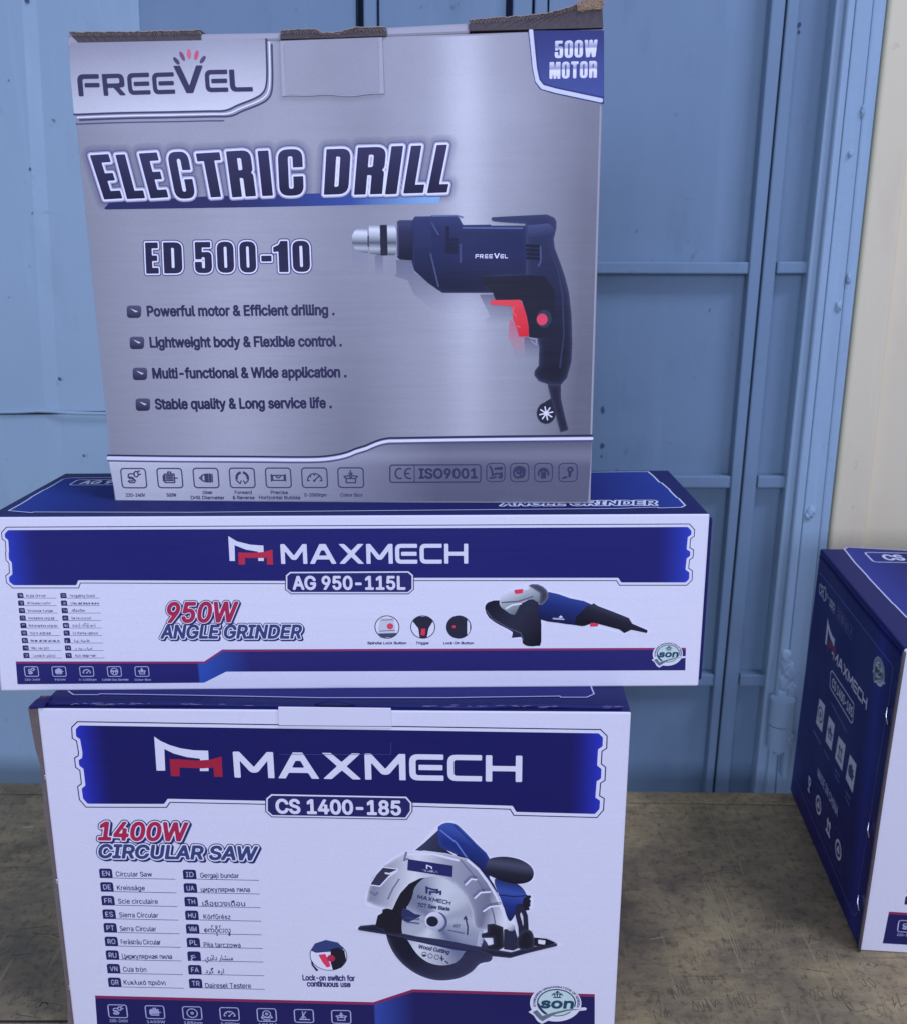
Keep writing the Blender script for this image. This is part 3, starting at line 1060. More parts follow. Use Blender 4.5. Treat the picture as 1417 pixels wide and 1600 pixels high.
knuckle(bm, (1223, 1091), (1219, 1130.5), 39, 0.030)
knuckle(bm, (1218.5, 1132), (1215, 1168), 36, 0.030)
h = dpart('hinge', bm, [M_FRAME], frame); h.matrix_parent_inverse = DI
bm = bmesh.new()
for i, (px, py, a, b) in enumerate(((1232, 1142, .005, .010), (1233, 1156, .006, .010), (1230, 1168, .005, .009))):
    lump(bm, F_WALL.pt(px, py, 0.038), (a * .8, 0.004, b * .8), 40 + i)
tube(bm, [F_WALL.pt(1216, 1168, 0.030), F_WALL.pt(1215, 1177, 0.030)], [0.006, 0.0045], 16)
slab(bm, F_WALL, ((1222, 1219), (1230, 1219), (1236, 1176), (1226, 1176)), 0.020, 0.036, 0.0015, 2)
dpart('hinge_strap', bm, [M_FRAME], h, True)


# =================================================================== CARTONS
def carton(name, quad, face, depth, mats, bevel=0.0012, lean=0.0):
    """closed box standing behind its front quad (bottom-left, bottom-right, top-right, top-left in face metres)"""
    bm = bmesh.new()
    F = [face.at(u, v, 0) for u, v in quad]
    B = [face.at(u, v, -depth) for u, v in quad]
    hexa(bm, [F[0], F[1], B[1], B[0], F[3], F[2], B[2], B[3]], bevel, 3)
    n = Vector(tuple(face.N))
    bm.normal_update()
    for f in bm.faces:
        d = f.normal.dot(n)
        f.material_index = 0 if d > 0.35 else (2 if f.normal.z > 0.5 else 1)
        f.smooth = False
    return bm_obj(name, bm, mats)


def lin(c0, c1, p0, p1):
    """colour gradient between two face points"""
    p0, p1 = np.asarray(p0), np.asarray(p1)
    d = p1 - p0
    c0, c1 = np.asarray(c0), np.asarray(c1)

    def f(V, sd=None):
        t = np.clip(((V - p0) @ d) / (d @ d), 0, 1)[:, None]
        return c0 * (1 - t) + c1 * t
    return f


def grad(stops, p0, p1):
    p0, p1 = np.asarray(p0), np.asarray(p1)
    d = p1 - p0
    xs = [s[0] for s in stops]
    cs = np.array([s[1] for s in stops])

    def f(V, sd=None):
        t = ((V - p0) @ d) / (d @ d)
        return np.stack([np.interp(t, xs, cs[:, k]) for k in range(3)], 1)
    return f


def zoom(ox, oy, k):
    return lambda pts: [(ox + x / k, oy + y / k) for x, y in pts]


Z7 = zoom(30, 1070, 2.892)
Z8 = zoom(460, 1070, 2.624)
Z5 = zoom(0, 720, 2.834)
Z6 = zoom(480, 720, 2.214)
ZG = zoom(560, 890, 2.725)
ZSAW = zoom(540, 1270, 4.049)
ZSON = zoom(810, 1520, 8.335)
ZD = zoom(520, 320, 3.149)
ZA = zoom(90, 0, 3.015)
ZB2 = zoom(520, 0, 3.015)
ZL = zoom(130, 420, 3.015)
ZGL = zoom(20, 900, 5.904)
ZR5 = zoom(1220, 830, 4.325)
ZR6 = zoom(1220, 1150, 4.574)
ZMARK = zoom(20, 1060, 5.061)

INK = P(20, 21, 90)
WHT = P(184, 188, 232)
RED = P(136, 28, 60)
CRIM = P(142, 44, 96)
DKNAVY = P(24, 24, 88)


def banner(art, pts_px, z, bright):
    """navy title banner with a white gap and a thin outer line; blue glow printed at both ends"""
    f = art.f
    p = orient(np.array(f.uvs(pts_px)))
    sc_ = bright['s']
    art.poly(p, INK, z)
    art.poly(offset_poly(p, -0.0007 * sc_), WHT, z + 1)
    q = offset_poly(p, -0.0028 * sc_)
    u0, u1 = q[:, 0].min(), q[:, 0].max()
    g = bright['w']

    def shade(V, sd=None):
        t = np.minimum(V[:, 0] - u0, u1 - V[:, 0]) / g
        t = np.clip(t, 0, 1)[:, None]
        k = (1 - t) ** 1.6
        return np.asarray(bright['c0']) * (1 - k) + np.asarray(bright['c1']) * k
    art.shape([q], None, z + 2, h=0.0008, shade=shade)
    # crisp edge: thin copy of the outline on top of the sampled one
    ql = np.vstack([q, q[:1]])


def mark_logo(art, white_pts, red_pts, z, red=RED, white=WHT):
    art.poly(white_pts, white, z)
    art.poly(red_pts, red, z + 1)


def lang_tag(art, p, w, hgt, code, z, h=None):
    x, y = p
    r = hgt * 0.25
    b = fillet([(x, y - hgt), (x + w, y - hgt), (x + w, y, r), (x, y, r)])
    art.poly(b, P(30, 32, 90), z)
    if code:
        txt(art, code, (x + w * .22, y - hgt * .76), (x + w * .80, y - hgt * .76), hgt * .52, P(150, 152, 205), z + 1, 0.02, builtin=(ord(code[0]) > 1000), h=h)


def seal(art, z, C, R, k=1.0):
    """round standards mark with its tick; C centre, R outer radius in face metres"""
    C = np.asarray(C)
    PALE, TEAL, GREY = P(164, 186, 214), P(28, 62, 96), P(84, 100, 130)
    W2 = P(186, 190, 232)

    def q(x, y): return C + R * np.array([(x - 480) / 340.0, (400 - y) / 340.0])
    tick_out = [q(*p) for p in ((120, 545), (200, 490), (250, 530), (300, 590), (450, 520), (700, 470), (870, 455), (895, 475), (880, 500), (720, 525), (690, 570), (600, 620), (480, 645), (420, 640), (370, 690), (300, 735), (240, 690), (190, 600))]
    art.poly(ellipse(C, R, R * 0.86, 48), W2, z)
    art.poly(tick_out, W2, z + 1)
    art.poly(ellipse(q(490, 390), R * 0.745, R * 0.64, 48), PALE, z + 2)
    art.stroke([ellipse(q(490, 390), R * 0.735, R * 0.62, 40, 0, math.radians(-15), math.radians(240))], R * 0.05, TEAL, z + 3)
    art.stroke([[q(250, 420), q(275, 480), q(310, 530), q(345, 562)]], R * 0.10, TEAL, z + 3)
    art.stroke([ellipse(q(490, 390), R * 0.735, R * 0.62, 16, 0, math.radians(262), math.radians(318))], R * 0.04, TEAL, z + 3)
    art.shape([[q(*p) for p in ((175, 545), (235, 510), (305, 605), (450, 545), (640, 490), (860, 482), (650, 512), (480, 570), (360, 650), (310, 690), (270, 660))]], GREY, z + 4, h=R * 0.03)
    # crest: eagle, shield and two supporters reduced to strokes
    art.stroke([[q(480, 230), q(500, 205), q(525, 230)], [q(475, 250), q(530, 250)], [q(500, 215), q(500, 290)], [q(430, 270), q(455, 240), q(470, 290)], [q(570, 270), q(545, 240), q(530, 290)], [q(450, 305), q(550, 305)]], R * 0.045, TEAL, z + 3)
    sg = outlines('son')
    txt(art, 'son', q(285, 470), q(722, 470), R * 0.42, TEAL, z + 5, bold=0.075, shear=0.12, h=R * 0.02)
    # ring lettering
    s = 'STANDARDS ORGANISATION OF NIGERIA'
    L = 2 * math.pi * R * 0.87 * (212 / 360.0)

    def warp(V):
        t = math.radians(196) - (V[:, 0] / L) * math.radians(212)
        rr = R * 0.815 + V[:, 1]
        return np.stack([q(490, 390)[0] + rr * np.cos(t), q(490, 390)[1] + rr * 0.86 * np.sin(t)], 1)
    sg = place(outlines(s), (0, 0), (L, 0), R * 0.095, 0, cap_height(False))
    shape_segs(art, sg, P(60, 70, 120), z + 3, R * 0.014, off=R * 0.006, warp=warp)


def bevel_word(art, segs, z, layers, h):
    for off, c, dz, mt in layers:
        shape_segs(art, segs, c if not callable(c) else None, z + dz, h, off=off, mat=mt, shade=c if callable(c) else None)


# ------------------------------------------------------------------ circular saw carton (bottom of the stack)
QS = [down_to(F_SAW, (58, 1107), (114, 1596), 0.0), down_to(F_SAW, (986, 1113), (960, 1600), 0.0), F_SAW.uv(986, 1113), F_SAW.uv(58, 1107)]
QS[0][1] = QS[1][1] = 0.0
saw = carton('saw_carton', QS, F_SAW, CD, [M_WHITE, M_NAVY, M_LID])
tag(saw, 'large white and navy circular saw carton at the bottom of the stack', 'carton', 'cartons of circular saws')
A = Art(F_SAW)
A.cur = 'front_print'
inset = 0.0012
qs = offset_poly(np.array(QS), -inset)
A.poly(qs, P(181, 185, 230), 1)

B_SAW = Z7([(262, 165), (235, 192), (238, 243), (257, 255), (266, 305), (265, 320), (248, 330), (253, 375), (272, 388), (279, 447), (262, 460), (270, 520), (302, 556), (668, 557), (684, 534), (1112, 543)]) + \
    Z8([(487, 501), (882, 513), (897, 538), (1240, 547), (1268, 515), (1271, 466), (1252, 455), (1256, 405), (1274, 394), (1277, 338), (1259, 324), (1262, 274), (1281, 262), (1283, 210), (1255, 182)])
banner(A, B_SAW, 2, dict(s=1.0, w=0.020, c0=P(18, 18, 88), c1=P(34, 44, 184)))

# mark and name
A.cur = 'logo'
W_MARK = [F_SAW.uv(*p) for p in Z7([(611, 234), (640, 254), (680, 272), (730, 287), (790, 296), (855, 298), (857, 333), (857, 390), (818, 390), (818, 334), (760, 327), (700, 311), (657, 290), (661, 388), (622, 388)])]
R_MARK = [F_SAW.uv(*p) for p in Z7([(681, 336), (720, 336), (800, 342), (860, 339), (916, 324), (921, 416), (882, 416), (880, 374), (830, 378), (726, 374), (727, 413), (687, 413)])]
mark_logo(A, W_MARK, R_MARK, 6)
MW = word('MAXMECH', TECH, 0.13)
sgs = place(MW, F_SAW.uv(367, 1215), F_SAW.uv(815, 1222), 0.0178)
shape_segs(A, sgs, WHT, 6, 0.0006)
A.cur = 'model_plate'
PL = Z7([(1112, 600), (1112, 600)])
plate = [F_SAW.uv(*p) for p in [(415, 1258), (415, 1247), (424, 1239.5), (636, 1243.5), (645, 1254), (645, 1268), (636, 1281), (425, 1277), (415, 1268)]]
A.poly(plate, INK, 7)
A.poly(offset_poly(np.array(plate), -0.0006), WHT, 8)
A.poly(offset_poly(np.array(plate), -0.0016), P(30, 30, 94), 9)
ptxt(A, 'CS 1400-185', (433, 1270), (626, 1273), 21, WHT, 10, bold=0.055, h=0.0005)

A.cur = 'title'


def wattage(A, s1, a1, b1, h1, s2, a2, b2, h2, k=1.0, sh=0.22):
    f = A.f
    for s, a, b, hp, c, dz in ((s2, a2, b2, h2, P(48, 58, 118), 0), (s1, a1, b1, h1, P(146, 32, 78), 3)):
        hh = abs(f.uv(a[0], a[1] - hp)[1] - f.uv(*a)[1])
        sg = place(outlines(s), f.uv(*a), f.uv(*b), hh, sh, cap_height(False))
        hgrid = hh / 22
        sh_ = sg.copy()
        sh_[:, [0, 2]] += 0.0010 * k; sh_[:, [1, 3]] -= 0.0010 * k
        shape_segs(A, sh_, P(34, 40, 104), 3 + dz, hgrid, off=0.0017 * k)
        shape_segs(A, sg, P(34, 40, 104), 3.4 + dz, hgrid, off=0.0020 * k)
        shape_segs(A, sg, P(190, 194, 236), 4.2 + dz, hgrid, off=0.0014 * k)
        shape_segs(A, sg, c, 5 + dz, hgrid, off=0.0003 * k + 0.03 * hh)


wattage(A, '1400W', (155, 1312), (296, 1313.5), 27, 'CIRCULAR SAW', (154, 1340), (404, 1344), 20)

A.cur = 'language_list'
TXT = P(54, 56, 112)
left = [('EN', 'Circular Saw', 438, 602, 867), ('DE', 'Kreissäge', 444, 569, 929), ('FR', 'Scie circulaire', 449, 628, 990), ('ES', 'Sierra Circular', 454, 630, 1052), ('PT', 'Serra Circular', 457, 621, 1114),
        ('RO', 'Ferăstrău Circular', 461, 641, 1174), ('RU', 'Циркулярная пила', 467, 692, 1239), ('VN', 'Cưa tròn', 471, 576, 1298), ('GR', 'Κυκλικό πριόνι', 474, 665, 1357)]
right = [('ID', 'Gergaji bundar', 820, 995, 873), ('UA', 'циркулярна пила', 823, 1044, 936), ('TH', 'เลื่อยวงเดือน', 830, 1023, 1000), ('HU', 'Körfűrész', 835, 957, 1060), ('MM', 'စက်ဝိုင်းလွှ', 838, 958, 1120),
         ('PL', 'Piła tarczowa', 836, 1002, 1187), ('\u0639', 'ﻱﺮﺋﺍﺩ ﺭﺎﺸﻨﻣ', 840, 968, 1245), ('FA', 'ﺩﺮﮔ  ﻩﺭﺍ', 842, 927, 1305), ('TR', 'Dairesel Testere', 843, 1049, 1371)]
for rows, tx, dx in ((left, 360, 5.0), (right, 739, 3.4)):
    for i, (code, s, xa, xb, yb) in enumerate(rows):
        top = (831 if rows is left else 836) + 61.6 * i
        p0 = F_SAW.uv(*Z7([(tx + dx * i, top)])[0])
        p1 = F_SAW.uv(*Z7([(tx + dx * i + 64, top + 44)])[0])
        lang_tag(A, p0, abs(p1[0] - p0[0]), abs(p1[1] - p0[1]), code, 3, h=0.00045)
        a, b = Z7([(xa, yb), (xb, yb + 1.5)])
        ptxt(A, s, a, b, 7.6, TXT, 3, bold=0.02, builtin=(ord(s[0]) > 0xdff), h=0.0004)
        la, lb = Z7([(tx + dx * i + 66, top + 43), (tx + dx * i + 345, top + 49)])
        A.stroke([[F_SAW.uv(*la), F_SAW.uv(*lb)]], 0.0004, TXT, 3, h=0.0003)

# product picture
A.cur = 'product_picture'


def picker(art, zf, z0):
    f = art.f

    def uv(pts): return np.array([f.uv(*p) for p in zf(pts)])

    def one(x, y): return f.uv(*zf([(x, y)])[0])

    def shp(pts, c, dz, smooth=0, h=0.0005, g=None, edge=None):
        p = uv(pts)
        if smooth: p = smooth_poly(p, smooth)
        if g is None and edge is None:
            art.shape([p], c, z0 + dz, h=h)
        else:
            if g is None: base = lambda V, sd=None: np.tile(np.asarray(c), (len(V), 1))
            else: base = grad(g[0], one(*g[1]), one(*g[2]))

            def sh(V, sd=None):
                C = base(V)
                if edge is not None:
                    k = np.exp(-np.abs(sd) / edge[1])[:, None] * edge[2]
                    C = C * (1 - k) + np.asarray(edge[0]) * k
                return C
            art.shape([p], None, z0 + dz, h=h, shade=sh, pad=edge is not None)
        return p
    return uv, one, shp


uv, one, shp = picker(A, ZSAW, 3)
BLK, BLK2 = P(22, 22, 40), P(44, 46, 76)
BLU, BLU2, BLU3 = P(26, 42, 124), P(48, 70, 160), P(18, 26, 78)
SIL, SIL2, SIL3 = P(138, 144, 182), P(188, 193, 230), P(98, 103, 142)
# white halo printed round the tool
halo = [(430, 235), (580, 80), (640, 55), (700, 62), (840, 195), (915, 275), (1000, 272), (1110, 288), (1180, 335), (1198, 385), (1178, 440), (1100, 462), (1180, 520), (1182, 610), (1150, 640), (1165, 720), (1200, 775), (1345, 820), (1345, 845), (1150, 895), (1040, 930), (935, 918), (925, 945), (860, 965), (720, 1055), (620, 1072), (500, 1055), (400, 1000), (330, 930), (280, 860), (240, 775), (80, 745), (72, 720), (180, 700), (200, 640), (230, 615), (125, 580), (145, 465), (230, 335), (380, 240)]
shp(halo, P(200, 204, 240), 0, 3)
shp([(440, 238), (500, 190), (585, 112), (600, 130), (640, 240), (700, 280), (560, 250)], BLK2, 1, 0, g=([(0, P(50, 54, 92)), (1, P(26, 28, 60))], (480, 180), (640, 260)))
shp([(585, 110), (592, 84), (636, 64), (690, 70), (730, 98), (830, 200), (908, 288), (905, 430), (850, 420), (715, 275), (600, 215)], BLU, 2, 3, g=([(0, BLU2), (.35, BLU), (1, BLU3)], (720, 120), (640, 300)), edge=(BLU2, 0.0015, .5))
A.stroke([uv([(600, 110), (700, 190), (770, 290)])], 0.0010, P(84, 104, 200), 6)
A.stroke([uv([(690, 82), (800, 190), (880, 285)])], 0.0008, P(26, 40, 110), 6)
shp([(700, 270), (760, 280), (830, 320), (900, 400), (960, 500), (940, 520), (860, 400)], BLU3, 3, 2)
shp([(940, 420), (1060, 440), (1120, 480), (1148, 530), (1168, 560), (1150, 610), (1085, 620), (1060, 665), (1030, 682), (985, 560)], BLU, 3, 3, g=([(0, BLU3), (.3, BLU2), (.6, BLU), (1, P(16, 24, 70))], (1080, 430), (1020, 690)))
A.stroke([uv([(965, 520), (1060, 530), (1150, 525)])], 0.0008, BLU3, 7)
shp([(1125, 540), (1165, 520), (1172, 535), (1158, 545), (1172, 560), (1158, 570), (1170, 588), (1155, 595), (1165, 615), (1130, 620), (1115, 590)], BLK, 5)
shp([(905, 295), (960, 280), (1030, 280), (1110, 300), (1170, 340), (1188, 388), (1165, 432), (1100, 450), (1020, 440), (940, 412), (880, 375), (890, 330)], BLK, 5, 4, g=([(0, P(30, 32, 56)), (.3, P(62, 66, 100)), (.6, P(28, 30, 52)), (1, P(14, 14, 30))], (1060, 280), (1030, 450)))
# lower guard, blade, upper guard
shp([(245, 610), (255, 700), (262, 790), (300, 880), (360, 955), (440, 1015), (530, 1052), (620, 1062), (720, 1046), (800, 1005), (850, 955), (918, 938), (922, 885), (860, 780), (700, 640), (420, 600)], BLK, 4, 3, g=([(0, P(20, 20, 44)), (1, P(40, 42, 76))], (400, 900), (560, 1062)), edge=(P(66, 70, 110), 0.0012, .8))
shp([(300, 610), (330, 520), (390, 450), (470, 410), (520, 400), (420, 560), (360, 640), (360, 790), (260, 780), (245, 620)], BLK, 5, 2)


def blade(V, sd=None):
    c = one(567, 685)
    d = V - c
    a = np.arctan2(d[:, 1], d[:, 0])
    k = 0.5 + 0.30 * np.cos(2 * (a - 0.9)) + 0.16 * np.cos(4 * (a + 0.3)) + 0.05 * np.cos(9 * a)
    k = np.clip(k, 0, 1)[:, None]
    return P(84, 92, 138) * (1 - k) + P(182, 190, 226) * k


bl = [(500, 412), (560, 405), (630, 418), (700, 462), (760, 530), (795, 620), (810, 720), (870, 745), (855, 850), (765, 872), (730, 920), (680, 955), (600, 965), (520, 945), (450, 890), (395, 808), (362, 770), (358, 690), (380, 620), (420, 540), (440, 470)]
A.shape([smooth_poly(uv(bl), 3)], None, 9, h=0.0006, shade=blade)
shp([(365, 600), (440, 640), (480, 650), (400, 690), (358, 670)], P(36, 44, 92), 7, 2)
gpts = [(135, 560), (150, 478), (172, 410), (235, 342), (300, 300), (385, 250), (500, 238), (640, 256), (720, 278), (775, 290), (845, 350), (905, 428), (962, 515), (1002, 605), (1030, 705), (1068, 712), (1064, 748), (900, 745), (830, 738), (812, 715),
        (798, 620), (762, 530), (704, 462), (632, 416), (552, 402), (472, 414), (404, 448), (348, 508), (318, 566), (298, 612), (200, 590)]
shp(gpts, SIL, 8, 0, g=([(0, SIL3), (.12, SIL), (.3, SIL2), (.5, SIL), (.7, P(120, 126, 166)), (.85, SIL3), (1, SIL2)], (150, 470), (1010, 640)), edge=(SIL2, 0.0010, .7))
A.stroke([uv([(770, 300), (840, 360), (900, 440), (950, 525), (990, 615), (1018, 710)])], 0.0014, P(214, 218, 246), 12)
A.stroke([uv([(730, 300), (790, 370), (850, 450), (900, 540), (935, 640), (945, 700)])], 0.0010, SIL3, 12)
for p in (((755, 440), (790, 405), (822, 408)), ((812, 525), (850, 490), (908, 486)), ((868, 608), (910, 580), (972, 572))):
    A.stroke([uv(p)], 0.0022, P(96, 100, 146), 12)
    A.stroke([uv([(x + 4, y + 14) for x, y in p])], 0.0012, P(210, 214, 244), 12.5)
A.stroke([uv([(385, 250), (372, 300), (395, 290)])], 0.0012, SIL3, 12)
A.stroke([uv([(400, 262), (560, 262), (712, 300)])], 0.0016, P(206, 210, 244), 12)
shp([(232, 340), (335, 352), (330, 372), (280, 405), (222, 468), (150, 458), (190, 390)], P(204, 208, 242), 5.5 + 5)
shp([(238, 346), (325, 357), (322, 368), (276, 396), (218, 460), (160, 452), (197, 392)], P(48, 44, 78), 11)
A.stroke([uv([(255, 380), (280, 385), (322, 366)])], 0.0012, SIL2, 15)
A.stroke([uv([(340, 420), (300, 480), (270, 545)])], 0.0010, SIL3, 12)
A.stroke([uv([(160, 500), (190, 520), (205, 505)])], 0.0014, SIL3, 12)
shp([(397, 292), (679, 334), (676, 406), (392, 362)], P(30, 34, 96), 11)
sgs = place(word('MAXMECH', TECH, .13), one(482, 368), one(584, 381), 0.0017)
shape_segs(A, sgs, P(150, 154, 206), 15, 0.0004)
A.stroke([uv([(515, 330), (515, 350)]), uv([(515, 330), (545, 342), (545, 352)])], 0.0008, WHT, 15)
# print on the blade
sgs = place(word('MAXMECH', TECH, .13), one(455, 542), one(662, 583), 0.0030)
shape_segs(A, sgs, P(36, 40, 96), 13, 0.0003)
k_ = np.array(W_MARK); k0 = k_.mean(0)
s_ = 0.245
wm = one(556, 490)
A.poly((k_ - k0) * s_ + wm + [-0.0008, 0.0002], P(36, 40, 96), 13)
r_ = np.array(R_MARK)
A.poly((r_ - k0) * s_ + wm + [-0.0008, 0.0002], P(46, 50, 110), 13.4)
txt(A, 'TCT Saw Blade', one(457, 592), one(658, 620), 0.0027, P(40, 44, 100), 13, 0.05)
txt(A, 'Wood Cutting', one(461, 855), one(653, 893), 0.0028, P(40, 44, 100), 13, 0.05)
for x, y in ((498, 895), (537, 905), (577, 913)):
    A.stroke([ellipse(one(x, y), 0.0014, 0.0017, 16)], 0.0004, P(40, 44, 100), 13)
A.poly(ellipse(one(498, 902), 0.0012, 0.0008, 12), P(40, 44, 100), 13.5)
A.stroke([uv([(608, 905), (610, 935)]), uv([(600, 920), (622, 925)]), uv([(632, 938), (650, 952)])], 0.0008, P(40, 44, 100), 13)
txt(A, 'RPM', one(388, 670), one(466, 680), 0.0016, P(60, 66, 120), 13, 0.04)
A.stroke([uv([(388, 690), (464, 700)])], 0.0010, P(70, 76, 130), 13)
txt(A, '60T', one(682, 722), one(722, 728), 0.0024, P(70, 76, 130), 13, 0.04)
A.stroke([uv([(650, 742), (748, 762)])], 0.0008, P(80, 86, 140), 13)
A.stroke([uv([(770, 770), (772, 720), (758, 660)]), uv([(748, 672), (758, 655), (766, 675)])], 0.0009, P(40, 44, 100), 13)
A.stroke([ellipse(one(572, 690), 0.0065, 0.0070, 30, 0, math.radians(-70), math.radians(70))], 0.0014, P(70, 78, 130), 13)
A.shape([ellipse(one(563, 685), 0.0062, 0.0069, 36)], None, 14, h=0.0005, shade=grad([(0, P(206, 210, 242)), (1, P(136, 142, 188))], one(520, 640), one(610, 740)))
A.shape([ellipse(one(550, 686), 0.0038, 0.0039, 26)], P(24, 26, 52), 15, h=0.0005)
# teeth
A.shape([uv([(840, 750), (872, 742), (860, 765), (872, 775), (858, 785), (870, 800), (855, 805), (866, 822), (850, 826), (858, 845), (828, 840)])], P(150, 156, 206), 12, h=0.0004)
# base plate and brackets
shp([(358, 770), (600, 800), (860, 850), (860, 885), (700, 868), (380, 800)], P(30, 40, 86), 10, 0)
shp([(80, 728), (95, 715), (185, 706), (262, 742), (600, 812), (920, 862), (1045, 882), (1150, 852), (1335, 825), (1335, 842), (1150, 887), (1040, 918), (930, 907), (830, 868), (250, 768), (85, 742)], P(24, 24, 50), 11, 0, edge=(P(62, 66, 108), 0.0008, .7))
shp([(190, 718), (205, 650), (235, 632), (235, 610), (300, 615), (332, 640), (345, 765), (255, 752), (245, 735)], BLK, 12, 0)
shp([(895, 705), (935, 700), (995, 722), (1000, 850), (960, 872), (900, 866), (870, 850), (935, 830), (930, 790), (860, 790), (858, 765), (895, 755)], BLK, 12, 0, edge=(P(60, 64, 100), 0.0008, .6))
shp([(1000, 735), (1070, 735), (1100, 850), (1060, 870), (1000, 862)], P(34, 36, 66), 12, 0)
A.stroke([uv([(1092, 590), (1085, 640), (1105, 720), (1110, 800)]), uv([(1110, 590), (1135, 650), (1140, 720), (1142, 800)])], 0.0030, P(30, 32, 60), 16)
shp([(1085, 850), (1085, 790), (1120, 745), (1160, 740), (1185, 770), (1190, 845), (1140, 870)], BLK, 14, 2, edge=(P(66, 70, 108), 0.0008, .7))
shp([(1215, 800), (1262, 806), (1258, 832), (1216, 826)], P(190, 194, 236), 15)
shp([(1190, 788), (1270, 796), (1330, 822), (1250, 842), (1180, 840)], BLK, 13.5)
A.shape([ellipse(one(1045, 725), 0.0026, 0.0026, 22)], None, 17, h=0.0004, shade=grad([(0, SIL2), (1, SIL3)], one(1030, 710), one(1062, 745)))

# lock-on switch inset
A.cur = 'detail_inset'
uv, one, shp = picker(A, Z8, 3)
c = one(141, 1113)
R0 = abs(one(218, 1113)[0] - c[0])
A.poly(ellipse(c, R0, R0 * .92, 44), P(30, 32, 80), 3)
A.poly(ellipse(c, R0 * .96, R0 * .88, 44), P(196, 200, 238), 4)
shp([(68, 1090), (85, 1062), (130, 1047), (180, 1058), (205, 1085), (150, 1095), (90, 1100)], P(44, 56, 116), 2)
shp([(150, 1085), (180, 1078), (206, 1090), (214, 1130), (195, 1160), (160, 1172), (150, 1140)], P(24, 24, 44), 2.5)
shp([(100, 1108), (128, 1104), (145, 1140), (150, 1155), (135, 1160), (118, 1140)], P(190, 50, 96), 3)
A.poly(ellipse(one(152, 1122), 0.0026, 0.0026, 20), P(150, 36, 76), 7)
shp([(68, 1120), (80, 1150), (100, 1172), (92, 1176), (72, 1150)], P(30, 32, 60), 3)
A.cur = 'caption'
ptxt(A, 'Lock-on switch for', *Z8([(36, 1213), (249, 1216)]), 8.6, P(50, 52, 112), 3, bold=0.05, h=0.0004)
ptxt(A, 'continuous use', *Z8([(54, 1238), (231, 1241)]), 8.6, P(50, 52, 112), 3, bold=0.05, h=0.0004)

# lower band with its icons
A.cur = 'lower_band'
lowL = down_to(F_SAW, Z7([(343, 1408)])[0], Z7([(352, 1530)])[0], 0.008)
band_top = [F_SAW.uv(*p) for p in Z7([(343, 1406)]) + Z8([(325, 1303), (485, 1250), (1230, 1270)])]
lowR = np.array([F_SAW.uv(*Z8([(1228, 1390)])[0])[0] + 0.0006, 0.008])
band = np.array([lowL, lowR] + band_top[::-1])
u_kink = F_SAW.uv(*Z8([(330, 1300)])[0])[0]
A.poly(band, P(112, 36, 84), 2)
b2 = band.copy(); b2[2:, 1] -= 0.0022


def bandshade(V, sd=None):
    t = np.clip((V[:, 0] - u_kink) / 0.026, 0, 1)
    k = np.where(V[:, 0] > u_kink, 1 - t, 0)[:, None]
    return P(25, 25, 88) * (1 - k) + P(40, 62, 160) * k


A.shape([b2], None, 3, h=0.0012, shade=bandshade)
A.cur = 'icon'
for i, kd in enumerate(('plug', 'motor', 'disc', 'gauge', 'blade', 'angle', 'box')):
    x = 446 + 168.5 * i
    c = F_SAW.uv(*Z7([(x, 1476 + 4.3 * i)])[0])
    icon(A, kd, c, 0.0126, 0.0102, P(140, 146, 206), 6, lw=0.0007, fw=0.0007)
    cap = ('220-240V', '1400W', '185mm', '0-5000rpm', '62MM', '45', 'Color Box')[i]
    txt(A, cap, c + [-0.0062, -0.0088], c + [0.0062, -0.0088], 0.0021, P(130, 136, 196), 6, 0.04)
A.cur = 'certification_seal'
cS = F_SAW.uv(*ZSON([(480, 400)])[0])
rS = abs(F_SAW.uv(*ZSON([(815, 400)])[0])[0] - cS[0])
seal(A, 6, cS, rS)
ART_SAW = A
kids = A.build(saw, [M_INK])

# lid: navy top with a printed line, worn front lip, thumb notch, tuck tab, frayed kraft side
F_LID = Face(F_SAW.at(*QS[3]), F_SAW.at(*QS[2]) - F_SAW.at(*QS[3]), -F_SAW.N)
L = Art(F_LID)
L.cur = 'lid_print'
zl = 10


def line_px(art, pts, w, c, z):
    art.stroke([[art.f.uv(*p) for p in pts]], w, c, z)


line_px(L, ZMARK([(440, 105), (480, 133), (678, 133), (690, 126), (1400, 137)]) + [(500, 1091), (700, 1091)] + zoom(640, 1070, 3.936)([(400, 80), (700, 76), (920, 73), (928, 80), (1088, 80), (1132, 60), (1118, 26), (1105, -20)]), 0.0009, P(150, 156, 224), 8)
L.poly([L.f.uv(*p) for p in [(130, 1070)] + ZMARK([(480, 138), (678, 138), (690, 131)]) + [(500, 1092.5), (700, 1092.5)] + zoom(640, 1070, 3.936)([(920, 78), (928, 84), (1088, 84), (1132, 62), (1105, -20)])], P(36, 38, 108), 4)
L.build(saw, [M_MATT])
bm = bmesh.new()
w_ = QS[2][0] - QS[3][0]
